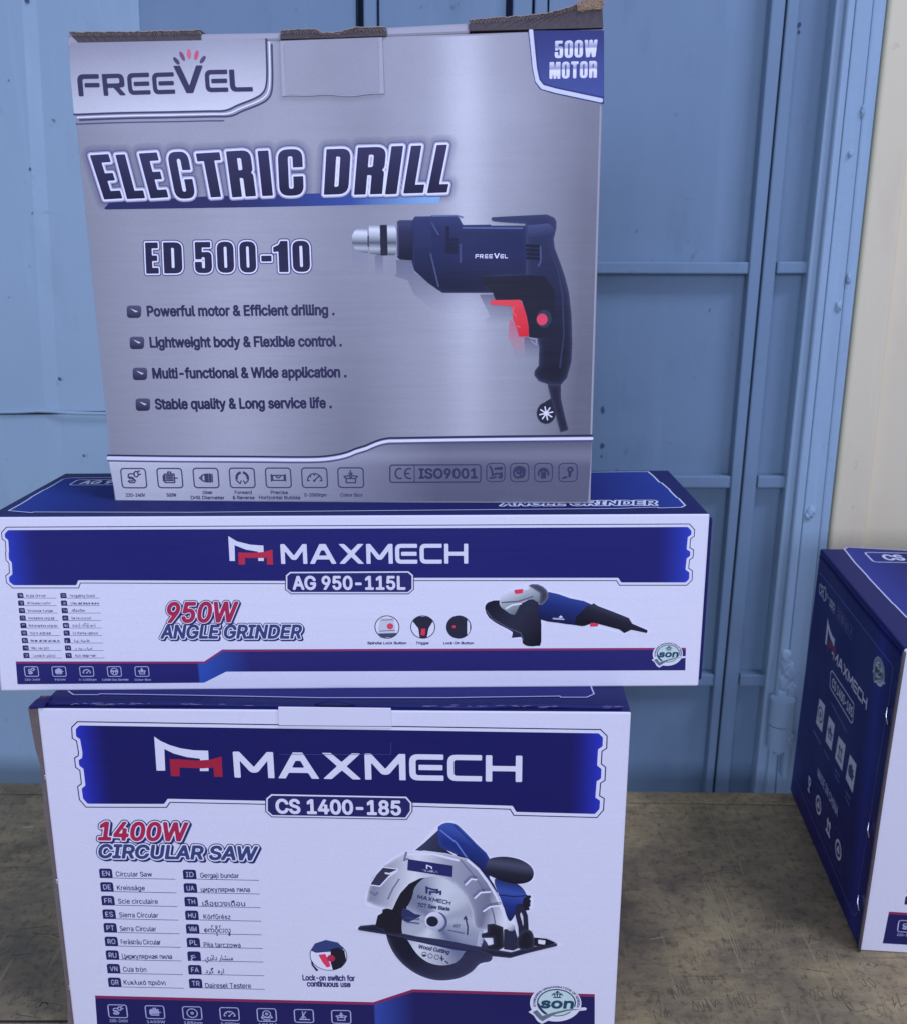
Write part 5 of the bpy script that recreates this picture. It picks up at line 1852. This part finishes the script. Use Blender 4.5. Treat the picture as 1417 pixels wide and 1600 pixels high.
def ghost(pts, tint, k, dz):
    p = uv(pts)

    def sh(V, sd=None):
        y0, y1 = p[:, 1].max(), p[:, 1].min()
        f = np.clip((V[:, 1] - y1) / (y0 - y1), 0, 1)[:, None] * k
        return silver(V) * (1 - f) + np.asarray(tint) * f
    A.shape([p], None, 2 + dz, h=0.0009, shade=sh)


ghost([(390, 270), (400, 330), (540, 428), (795, 428), (800, 500), (768, 535), (720, 532), (550, 528), (480, 500), (400, 440), (370, 370), (305, 350), (300, 270)], P(80, 82, 124), .75, 0)
ghost([(98, 195), (172, 235), (172, 300), (150, 330), (100, 300)], P(110, 112, 154), .6, 0)
ghost([(208, 245), (248, 245), (246, 345), (212, 345)], P(86, 88, 130), .7, .3)
ghost([(275, 240), (312, 240), (315, 345), (282, 345)], P(120, 122, 166), .6, .3)
ghost([(720, 440), (800, 440), (880, 500), (880, 570), (760, 590), (750, 560), (775, 550)], P(70, 70, 110), .8, .3)
ghost([(870, 560), (940, 640), (945, 745), (905, 738), (862, 650)], P(170, 80, 116), .9, .6)
ghost([(940, 650), (1010, 660), (1012, 740), (945, 745)], P(70, 72, 112), .8, .6)
STE = [(0, P(120, 128, 166)), (.15, P(214, 220, 240)), (.35, P(150, 160, 190)), (.6, P(70, 76, 104)), (.8, P(150, 158, 188)), (1, P(60, 64, 92))]
shp([(96, 150), (112, 122), (130, 116), (172, 118), (174, 236), (130, 230), (108, 215), (97, 190)], None, 1, 0, g=(STE, (130, 116), (130, 236)))
shp([(172, 150), (182, 150), (182, 205), (172, 205)], P(50, 54, 84), 1.5)
shp([(178, 100), (234, 97), (238, 246), (182, 238)], None, 2, 0, g=(STE, (200, 98), (200, 244)))
shp([(232, 98), (270, 97), (272, 248), (236, 248)], P(26, 28, 52), 2)
shp([(268, 96), (306, 96), (314, 130), (314, 220), (308, 246), (272, 247)], None, 2.5, 0, g=(STE, (285, 96), (285, 246)))
shp([(318, 80), (330, 74), (392, 74), (394, 272), (330, 268), (318, 255)], None, 3, 0, g=([(0, P(52, 58, 104)), (.3, P(34, 38, 76)), (1, P(14, 16, 36))], (350, 76), (350, 270)))
A.stroke([uv([(322, 95), (322, 250)])], 0.0008, P(60, 66, 110), 6)
HOUS = [(390, 78), (405, 56), (482, 55), (486, 50), (606, 48), (622, 64), (640, 98), (775, 96), (776, 101), (950, 101), (955, 345), (800, 352), (790, 432), (540, 432), (470, 384), (402, 322), (390, 280)]
shp(HOUS, None, 3, 0, g=([(0, P(42, 52, 104)), (.22, P(28, 36, 82)), (.55, P(25, 32, 78)), (.8, P(18, 23, 58)), (1, P(14, 18, 46))], (560, 50), (560, 432)), edge=(P(48, 58, 108), 0.0008, .4))
shp([(402, 80), (470, 62), (480, 110), (520, 420), (470, 380), (404, 318)], None, 4, 0, g=([(0, P(36, 46, 96)), (1, P(16, 21, 52))], (430, 80), (470, 380)))
A.stroke([uv([(488, 88), (520, 145)]), uv([(482, 240), (520, 400)])], 0.0010, P(58, 68, 120), 8)
A.stroke([uv([(560, 170), (610, 170)]), uv([(560, 190), (610, 190)]), uv([(560, 210), (610, 210)]), uv([(560, 230), (610, 230)]), uv([(565, 110), (565, 160)])], 0.0018, P(18, 22, 52), 8)
A.stroke([uv([(628, 195), (628, 280)])], 0.0014, P(52, 60, 108), 8)
A.stroke([uv([(640, 112), (930, 114)])], 0.0010, P(70, 84, 146), 8)
A.stroke([uv([(640, 60), (610, 52), (490, 54)])], 0.0008, P(80, 94, 156), 8)
HAND = [(778, 72), (782, 60), (850, 56), (1050, 46), (1088, 62), (1098, 82), (1098, 112), (1085, 165), (1090, 212), (1112, 270), (1140, 350), (1160, 430), (1172, 540), (1176, 680), (1172, 770), (1150, 850), (1118, 888), (1062, 884), (1012, 866), (990, 838), (992, 815), (1012, 790), (1014, 700), (1006, 655), (965, 655), (955, 560), (928, 470), (800, 468), (788, 432), (745, 400), (742, 350), (950, 345), (952, 240), (950, 165), (946, 92), (850, 86), (790, 80)]
shp(HAND, None, 5, 0, g=([(0, P(36, 43, 86)), (.35, P(28, 34, 70)), (.6, P(19, 22, 48)), (1, P(14, 16, 36))], (900, 60), (1080, 880)), edge=(P(58, 66, 112), 0.0012, .55))
shp([(740, 352), (960, 345), (1040, 350), (1090, 420), (1090, 520), (1060, 640), (1008, 655), (965, 650), (955, 560), (930, 468), (800, 466), (786, 430), (745, 398)], P(18, 20, 40), 6, 0)
shp([(955, 100), (1060, 90), (1085, 110), (1075, 160), (960, 160)], None, 6, 0, g=([(0, P(60, 68, 118)), (1, P(34, 40, 84))], (1000, 95), (1010, 160)))
for y in (200, 220, 240, 260):
    A.stroke([uv([(955, y), (1010, y + 3)])], 0.0017, P(14, 18, 42), 9)
A.stroke([uv([(1020, 205), (1022, 275), (1010, 300)])], 0.0009, P(64, 72, 122), 9)
A.stroke([uv([(1050, 180), (1105, 320), (1128, 440), (1135, 640), (1115, 800)])], 0.0011, P(38, 44, 82), 9)
sg = []
xs = [700, 724, 746, 768, 790, 817, 842]
for ch, x, w in (('F', 700, 18), ('R', 722, 18), ('E', 746, 17), ('E', 768, 17), ('E', 823, 17), ('L', 844, 15)):
    sg.append(place(word(ch, TECH, 0), one(x, 262), one(x + w, 262), abs(one(x, 262)[1] - one(x, 242)[1])))
sg.append(place(word('V', TECH, 0), one(791, 262), one(820, 262), abs(one(791, 262)[1] - one(791, 237)[1]) / 1.32))
shape_segs(A, np.vstack(sg), P(200, 204, 240), 10, 0.00011)
shp([(775, 468), (920, 466), (938, 500), (952, 545), (962, 600), (962, 648), (915, 646), (905, 605), (886, 565), (880, 498), (776, 490)], None, 7, 0, g=([(0, P(226, 56, 76)), (1, P(186, 30, 52))], (860, 470), (930, 640)))
A.stroke([uv([(888, 505), (884, 530), (900, 545)]), uv([(905, 595), (918, 600)])], 0.0008, P(224, 84, 100), 11)
A.poly(ellipse(one(1037, 560), 0.0045, 0.0053, 24), P(38, 44, 72), 10)
A.poly(ellipse(one(1028, 563), 0.0032, 0.0034, 24), P(206, 56, 96), 11)
A.stroke([uv([(968, 655), (1000, 660), (1000, 690), (975, 670)])], 0.0010, P(120, 122, 160), 9)
shp([(1055, 882), (1120, 886), (1120, 950), (1135, 1020), (1157, 1106), (1118, 1119), (1086, 1000), (1070, 945)], P(22, 24, 46), 8, 0, edge=(P(60, 64, 104), .0009, .6))
A.poly(ellipse(one(1048, 1024), 0.0057, 0.0066, 30), P(26, 28, 54), 7)
shp([(1040, 970), (1075, 950), (1095, 1010), (1060, 1060)], P(26, 28, 54), 5.5)
st8 = one(1048, 1025)
A.stroke([[st8 + .0008 * np.array([math.cos(a), math.sin(a)]), st8 + .0040 * np.array([math.cos(a), math.sin(a)])] for a in np.arange(8) * math.pi / 4 + .2], 0.0008, P(196, 200, 232), 11)
A.poly(ellipse(st8, .0015, .0015, 16), P(196, 200, 232), 11.5)
# lower band
A.cur = 'lower_band'
top = np.vstack([[F_DRI.uv(*p) for p in ZL([(116, 878)])], curve_px(ZL([(116, 878), (400, 882), (800, 884), (1000, 886), (1120, 884), (1200, 874), (1250, 861), (1285, 846)]))[1:-1], curve_px(ZD([(166, 1183), (220, 1160), (270, 1148), (330, 1146), (700, 1140), (1274, 1134)]))])
lowband = np.vstack([top, [[QD[1][0] - .0014, .0014]], [[QD[0][0] + .0014, .0014]]])


def lbshade(V, sd=None):
    s, t = st(V)
    b = 0.84 - 0.80 * np.clip((s - 0.12) / 0.58, 0, 1)
    b += 0.16 * np.exp(-((t - 0.115) / 0.02) ** 2)
    b = np.clip(b, 0.06, 1)[:, None]
    return P(72, 74, 108) * (1 - b) + P(176, 181, 218) * b


A.shape([lowband], None, 2, h=0.0012, shade=lbshade)
A.stroke([top], 0.0011, P(36, 36, 78), 4, h=0.0004)
A.stroke([top - [0, .0019]], 0.0017, P(196, 200, 242), 4.4, h=0.0004)
A.stroke([top - [0, .0036]], 0.0009, P(70, 70, 116), 4, h=0.0004)
A.cur = 'icon'
IC = P(54, 54, 100)
for i, (kd, c1, c2) in enumerate((('plug', '220-240V', ''), ('motor', '500W', ''), ('chuck', '10mm', 'Drill Diameter'), ('turn', 'Forward', '& Reverse'), ('level', 'Precise', 'Horizontal Bubble'), ('gauge', '0-3000rpm', ''), ('box', 'Color Box', ''))):
    x = 239 + 170.5 * i
    c = F_DRI.uv(*ZL([(x, 986 - 0.4 * i)])[0])
    icon(A, kd, c, 0.0160, 0.0126, IC, 4, lw=0.0008, fw=0.0008)
    for s, dy in ((c1, -.0105 if c2 else -.0122), (c2, -.0139)):
        if not s: continue
        w = 0.00078 * len(s)
        txt(A, s, c + [-w, dy], c + [w, dy], 0.0022, P(70, 68, 112), 4, 0.05, h=0.0003)
A.cur = 'standards_plate'
uv, one, shp = picker(A, zoom(600, 690, 3.936), 2)
SHD = P(50, 50, 92)


def rbox(x0, y0, x1, y1, r, w):
    q = fillet([(*one(x0, y1), r), (*one(x1, y1 - 2), r), (*one(x1, y0), r), (*one(x0, y0 + 2), r)])
    A.stroke([np.vstack([q, q[:1]])], w, SHD, 4)


rbox(38, 142, 594, 250, .0018, .0008)
A.stroke([uv([(187, 142), (188, 248)])], .0006, SHD, 4)
A.stroke([ellipse(one(98, 196), .0027, .0032, 18, 0, math.radians(70), math.radians(290)), ellipse(one(156, 196), .0027, .0032, 18, 0, math.radians(70), math.radians(290)), uv([(132, 196), (155, 196)])], .0010, SHD, 4)
txt(A, 'ISO9001', one(218, 225), one(572, 224), .0060, P(44, 44, 86), 4, 0.055, h=.0005)
for x0, x1, kd in ((630, 742, 'mask'), (776, 888, 'globe'), (924, 1033, 'ears'), (1073, 1186, 'boot')):
    rbox(x0, 132, x1, 246, .003, .0006)
    icon(A, kd, one((x0 + x1) / 2, 190), .0108, .0108, P(48, 48, 90), 4, frame=False, lw=.0012)
A.build(dri, [M_SILVER])

# centre flap: closed tuck panel with its own outline on the front
bm = bmesh.new()
q = [F_DRI.uv(*p) for p in ((442, 151), (601, 147), (598, 58), (439, 64))]
ys = []
n = 24
bot, topv = [], []
for i in range(n + 1):
    t = i / n
    b_ = np.array(q[0]) * (1 - t) + np.array(q[1]) * t
    b_[1] += 0.0004 * math.sin(7 * t) + 0.0003 * math.sin(15 * t + 1)
    t_ = np.array(q[3]) * (1 - t) + np.array(q[2]) * t
    bot.append(b_); topv.append(t_)
for i in range(n):
    hexa(bm, [F_DRI.at(*bot[i], .0002), F_DRI.at(*bot[i + 1], .0002), F_DRI.at(*bot[i + 1], .0013), F_DRI.at(*bot[i], .0013),
              F_DRI.at(*topv[i], .0002), F_DRI.at(*topv[i + 1], .0002), F_DRI.at(*topv[i + 1], .0009), F_DRI.at(*topv[i], .0009)])
bmesh.ops.remove_doubles(bm, verts=bm.verts, dist=1e-6)
tuck = bm_obj('tuck_flap', bm, [M_SILV2], dri)
T2 = Art(F_DRI)
T2.cur = 'flap_print'
bp = np.array(bot)[1:-1] + [0, .0006]
tp = np.array(topv)[1:-1] - [0, .0004]
off_ = 0.00140 / LAYER
T2.shape([np.vstack([bp, tp[::-1]])], None, off_, h=.0012, shade=lambda V, sd=None: silver(V) * 0.97)
T2.build(tuck, [M_SILVER])


# cardboard lid edges above the crease
def board(name, outline_px, n0, n1, parent, mat, seed, flute=True):
    """a strip of corrugated board: jagged upper edge, fluted ply visible along it"""
    rr = random.Random(seed)
    lo, up = outline_px
    bm = bmesh.new()
    N = 90
    L0 = [F_DRI.uv(*p) for p in lo]; U0 = [F_DRI.uv(*p) for p in up]

    def along(P_, t):
        x = np.linspace(0, 1, len(P_))
        P_ = np.array(P_)
        return np.array([np.interp(t, x, P_[:, 0]), np.interp(t, x, P_[:, 1])])
    prev = None
    for i in range(N + 1):
        t = i / N
        a, b = along(L0, t), along(U0, t)
        jag = rr.uniform(-.00012, .00012)
        ring = [bm.verts.new(tuple(x)) for x in (F_DRI.at(a[0], a[1], n0), F_DRI.at(b[0], b[1] + jag, n0 + .0004 * math.sin(i)), F_DRI.at(b[0], b[1] + jag * .5 - .0002, n1), F_DRI.at(a[0], a[1], n1))]
        if prev:
            for k in range(4): bm.faces.new((prev[k], prev[(k + 1) % 4], ring[(k + 1) % 4], ring[k]))
        else: bm.faces.new(ring)
        prev = ring
    bm.faces.new(prev[::-1])
    bmesh.ops.recalc_face_normals(bm, faces=bm.faces)
    o = bm_obj(name, bm, [mat], parent)
    if flute:
        bm = bmesh.new()
        pts = []
        M = int(np.linalg.norm(np.array(U0[0]) - np.array(U0[-1])) / 0.0011)
        for i in range(M * 2 + 1):
            t = i / (M * 2)
            b = along(U0, t); a = along(L0, t)
            d = min(.0021, (b[1] - a[1]) * .45)
            pts.append(F_DRI.at(b[0], b[1] - (.0004 if i % 2 else d) + rr.uniform(-.0003, .0003), n0 + .0003))
        tube(bm, pts, .00024, 4)
        pts2 = [F_DRI.at(*(along(U0, i / 60) + [0, rr.uniform(-.0003, .0002)]), n0 + .0003) for i in range(61)]
        tube(bm, pts2, .00030, 4)
        bm_obj('corrugated_edge', bm, [M_FLUTE], o)
    return o


M_FLUTE = plain_mat('flute_paper', P(126, 118, 132), 0.9, 0.35, 400, 0.5)
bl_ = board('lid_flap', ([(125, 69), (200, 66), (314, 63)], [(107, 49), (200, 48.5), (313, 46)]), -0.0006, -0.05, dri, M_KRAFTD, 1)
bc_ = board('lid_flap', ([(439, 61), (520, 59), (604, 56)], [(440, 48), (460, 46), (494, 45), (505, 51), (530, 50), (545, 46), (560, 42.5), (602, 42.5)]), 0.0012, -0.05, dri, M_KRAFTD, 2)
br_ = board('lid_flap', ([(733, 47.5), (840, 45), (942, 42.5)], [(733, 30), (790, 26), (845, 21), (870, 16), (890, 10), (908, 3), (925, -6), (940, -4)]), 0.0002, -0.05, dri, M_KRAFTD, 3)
# silver lid skin between the flaps
for q_, n0_, n1_, bv in ((((106, 73), (128, 69.5), (110, 54), (107, 56)), -0.02, -0.0008, 0.0004), (((313, 67.5), (440, 62.5), (440, 50), (313, 52)), -0.05, -0.0004, 0.0012), (((603, 57), (734, 52), (733, 35), (602, 42)), -0.05, -0.0004, 0.0014)):
    bm = bmesh.new()
    slab(bm, F_DRI, q_, n0_, n1_, bv, 2)
    bm_obj('lid_skin', bm, [M_SILV2], dri)
# torn pale fibres at the right corner
bm = bmesh.new()
for k in range(420):
    t = rnd.random()
    x = 905 + 34 * t + rnd.uniform(-4, 3)
    y = 10 - 10 * t + rnd.uniform(-6, 14) * (0.4 + .6 * t)
    a = F_DRI.pt(x, y, 0.0006)
    th = rnd.uniform(-0.3, 2.4)
    l = rnd.uniform(.001, .0038)
    e = a + l * (F_DRI.U * math.cos(th) + F_DRI.V * math.sin(th)) + F_DRI.N * rnd.uniform(.0, .0014)
    tube(bm, [a, (a + e) / 2 + F_DRI.N * rnd.uniform(-.0002, .0006), e], [.00034, .00026, .00012], 4)
bm_obj('torn_fibre', bm, [M_FIBRE], br_)

# ------------------------------------------------------------------ second circular saw carton at the right edge
rs = F_RSIDE
QR = [np.array([rs.uv(1234, 1237)[0], 0.0]), np.array([rs.uv(1342, 1485)[0], 0.0]), rs.uv(1413, 1014), rs.uv(1281, 857)]
wR = 0.36
fr = [rs.at(QR[1][0], 0), None, None, rs.at(QR[2][0], QR[2][1])]
F_RFRONT = Face(fr[0], (math.cos(RYAW), math.sin(RYAW), 0), fr[3] - fr[0])
UR = F_RFRONT.U
leanx = (fr[3] - fr[0]) @ UR
bm = bmesh.new()
b0, b3 = rs.at(*QR[0]), rs.at(*QR[3])
hexa(bm, [fr[0], fr[0] + UR * wR, b0 + UR * wR, b0, fr[3], fr[3] + UR * wR, b3 + UR * wR, b3], 0.0016, 3)
bm.normal_update()
nF = Vector(tuple(F_RFRONT.N))
for f in bm.faces:
    f.material_index = 0 if f.normal.dot(nF) > 0.6 else (2 if f.normal.z > 0.5 else 1)
rsaw = bm_obj('saw_carton', bm, [M_WHITE, M_NAVY, M_LID])
tag(rsaw, 'navy and white circular saw carton standing alone at the right, cut by the photo edge', 'carton', 'cartons of circular saws')
# front print: the same artwork as the stacked one
Hs = 0.5 * (QS[2][1] + QS[3][1])


def remap(V):
    t = V[:, 1] / Hs
    l = QS[0][0] + (QS[3][0] - QS[0][0]) * t
    r = QS[1][0] + (QS[2][0] - QS[1][0]) * t
    s = (V[:, 0] - l) / (r - l)
    return np.stack([(fr[3] - fr[0]) @ UR * t + s * wR, t * ((fr[3] - fr[0]) @ F_RFRONT.V)], 1)


ART_SAW.build(rsaw, [M_INK], remap, F_RFRONT)
# side print
A = Art(rs)
A.cur = 'side_print'
uv5, one5, shp5 = picker(A, ZR5, 2)
uv6, one6, shp6 = picker(A, ZR6, 2)
qr = offset_poly(np.array(QR), -0.0018)
SIDE = P(26, 27, 108)


def sideshade(V, sd=None):
    a, b = one5(255, 285), one6(530, 1285)
    t0 = np.abs(V[:, 0] - (QR[1][0] - 0.020)) / 0.022
    k = np.clip(1 - t0, 0, 1)[:, None] ** 1.3
    t1 = np.abs(V[:, 0] - QR[0][0] - .004) / 0.03
    k1 = np.clip(1 - t1, 0, 1)[:, None] * .4
    k = np.maximum(k, k1)
    return SIDE * (1 - k) + P(34, 40, 150) * k


A.shape([qr], None, 1, h=0.0016, shade=sideshade)
# border line
rr_ = [one5(255, 285), one5(270, 285), one5(752, 905), one5(758, 925), one5(730, 1150), one6(560, 1060), one6(545, 1265), one6(528, 1285), one6(510, 1265), one6(100, 295), one6(86, 262)]
A.stroke([rr_], 0.0008, P(86, 94, 190), 4)
A.cur = 'logo'
M0 = np.array(W_MARK); mb = M0.min(0); ms = M0.max(0) - mb
R0_ = np.array(R_MARK)
o5 = one5(300, 760); wx = one5(338, 800)[0] - o5[0]


def mk(V): return o5 + (V - mb) / ms * np.array([abs(wx) * 1.5, .024]) + [0, 0]


A.poly(mk(M0), P(196, 202, 244), 4)
A.poly(mk(R0_), P(96, 40, 86), 5)
mA, mB = one5(354, 866), one5(578, 1212)
sgs = place(MW, mA, mB, abs(one5(355, 785)[1] - mA[1]))
shape_segs(A, sgs, P(196, 202, 244), 4, .0006)
A.cur = 'model_plate'
pl = [one5(348, 945), one5(492, 1165), one5(496, 1180), one5(486, 1290), one5(476, 1296), one5(338, 1065), one5(332, 1050), one5(338, 955)]
A.stroke([pl + pl[:1]], .0012, P(184, 190, 240), 4)
txt(A, 'CS 1400-185', one5(346, 1048), one5(482, 1262), abs(one5(346, 1048)[1] - one5(346, 980)[1]), P(190, 196, 242), 5, bold=.04, h=.0005)
A.cur = 'side_print'
# row of certificate marks
txt(A, 'CE', one5(258, 418), one5(283, 448), .0095, P(178, 184, 236), 4, .02, h=.0005)
A.stroke([ellipse(one5(296, 425), .004, .006, 18), uv5([(306, 415), (306, 470)]), uv5([(312, 425), (322, 455)])], .0012, P(178, 184, 236), 4)
A.stroke([uv5([(330, 450), (368, 500), (362, 560), (326, 500), (330, 450)])], .0008, P(130, 136, 196), 4)
txt(A, 'ISO', one5(331, 500), one5(360, 540), .0055, P(178, 184, 236), 4, .04, h=.0005)
for i, kd in enumerate(('mask', 'globe', 'ears', 'boot')):
    icon(A, kd, one5(392 + 26 * i, 560 + 40 * i), .010, .010, P(90, 94, 160), 4, lw=.0010, fw=.0006)
A.stroke([uv5([(342, 1160), (448, 1362)])], .0012, P(96, 102, 176), 4)
# four dimension cards
for p, kd in ((((262, 1130), (300, 1180), (278, 1362), (238, 1296)), 'cycle'), (((326, 1248), (366, 1310), (342, 1486), (302, 1418)), 'box'),):
    A.poly(uv5(p), P(192, 198, 240), 4)
    cc = uv5(p).mean(0)
    icon(A, kd, cc, .018, .018, P(60, 66, 130), 5, frame=False, lw=.0016)
for p, kd in ((((414, 0), (464, 68), (438, 254), (388, 158)), 'up'), (((494, 132), (542, 206), (514, 412), (464, 304)), 'motor')):
    A.poly(uv6(p), P(192, 198, 240), 4)
    icon(A, kd, uv6(p).mean(0), .018, .020, P(60, 66, 130), 5, frame=False, lw=.0016)
for z5, s, a, b in ((0, '185mm', (222, 1350), (270, 1440)), (0, '20mm', (298, 1490), (326, 1545))):
    A.stroke([uv5([a, b])], .0020, P(92, 98, 170), 4)
for a, b in (((310, 100), (345, 165)), ((390, 240), (420, 290)), ((388, 275), (416, 335)), ((466, 400), (495, 450)), ((462, 430), (488, 495))):
    A.stroke([uv6([a, b])], .0016, P(92, 98, 170), 4)
txt(A, 'MADE IN CHINA', one6(262, 285), one6(404, 580), .0080, P(160, 166, 226), 4, .03, h=.0005)
A.cur = 'handling_symbol'
for c, kd in (((204, 350), 'glass'), ((270, 495), 'cycle'), ((342, 650), 'up'), ((412, 815), 'cycle')):
    cc = one6(*c)
    icon(A, kd, cc, .024, .030, P(80, 86, 160), 4, lw=.0004, fw=.0005)
    icon(A, kd, cc, .020, .024, P(190, 196, 240), 6, frame=False, lw=.0022)
A.cur = 'certification_seal'
seal(A, 4, one5(664, 950), .012)
A.build(rsaw, [M_GLOSS])
# lid print
F_RL = Face(fr[3], UR, b3 - fr[3])
L = Art(F_RL)
L.cur = 'lid_print'
lidp = ZR5([(432, 118), (500, 112)]) + [(1417, 862), (1560, 866)]
lv = [F_RL.uv(*p) for p in ZR5([(850, 585), (768, 500), (755, 490), (600, 325), (580, 300), (510, 225), (500, 215), (428, 122), (450, 110)]) + [(1417, 860.5), (1520, 866)]]
corner = np.array([lv[-1][0], lv[0][1]])


def rl(V, sd=None):
    a, b = F_RL.uv(*ZR5([(500, 190)])[0]), F_RL.uv(*ZR5([(850, 560)])[0])
    k = np.clip(1 - np.abs(V[:, 0] - np.minimum(a[0], b[0])) / .05, 0, 1)[:, None]
    return P(34, 36, 92) * (1 - k) + P(46, 54, 140) * k


L.shape([np.array(lv + [corner])], None, 3, h=.0014, shade=rl)
L.stroke([lv], .0013, P(160, 170, 230), 6, h=.0004)
c0 = F_RL.uv(*ZR5([(640, 190)])[0])
pl = fillet([(c0[0] - .004, c0[1] - .008, .004), (c0[0] + .10, c0[1] - .008, .004), (c0[0] + .10, c0[1] + .018, .004), (c0[0] - .004, c0[1] + .018, .004)])
L.stroke([np.vstack([pl, pl[:1]])], .0014, P(160, 170, 226), 6)
txt(L, 'CS 1400-185', c0 + [.008, -.002], c0 + [.092, -.002], .014, P(170, 178, 230), 7, bold=.05, h=.0006)
L.build(rsaw, [M_MATT])
# open kraft edge between side and front, staples, lid crease
bm = bmesh.new()
e0, e1 = rs.at(QR[1][0] + .0004, .001), rs.at(QR[2][0] + .0004, QR[2][1] - .002)
pts = [Vector(tuple(e0 + (e1 - e0) * t + F_RFRONT.N * (.0008 + .0005 * math.sin(7 * t)) - UR * 0.0004)) for t in np.linspace(0, 1, 16)]
tube(bm, pts, 0.0013, 8)
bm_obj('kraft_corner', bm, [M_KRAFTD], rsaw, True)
for pa, pb in ((ZR5([(736, 1195)])[0], ZR5([(738, 1305)])[0]), (ZR6([(646, 622)])[0], ZR6([(648, 728)])[0]), (ZR6([(570, 1142)])[0], ZR6([(576, 1250)])[0])):
    bm = bmesh.new()
    a, b = rs.uv(*pa), rs.uv(*pb)
    tube(bm, [rs.at(a[0] - .0006, a[1], .0002), rs.at(a[0], a[1], .0016), rs.at((a[0] + b[0]) / 2 - .0008, (a[1] + b[1]) / 2, .0024), rs.at(b[0], b[1], .0016), rs.at(b[0] - .0006, b[1], .0002)], .0007, 8)
    bm_obj('staple', bm, [M_STEEL], rsaw, True)
bm = bmesh.new()
p_ = [rs.at(QR[3][0] + (QR[2][0] - QR[3][0]) * t, QR[3][1] + (QR[2][1] - QR[3][1]) * t - .0065 + .0006 * math.sin(9 * t), .0006) for t in np.linspace(.02, .98, 24)]
tube(bm, p_, .0009, 6)
bm_obj('lid_crease', bm, [M_LID], rsaw, True)
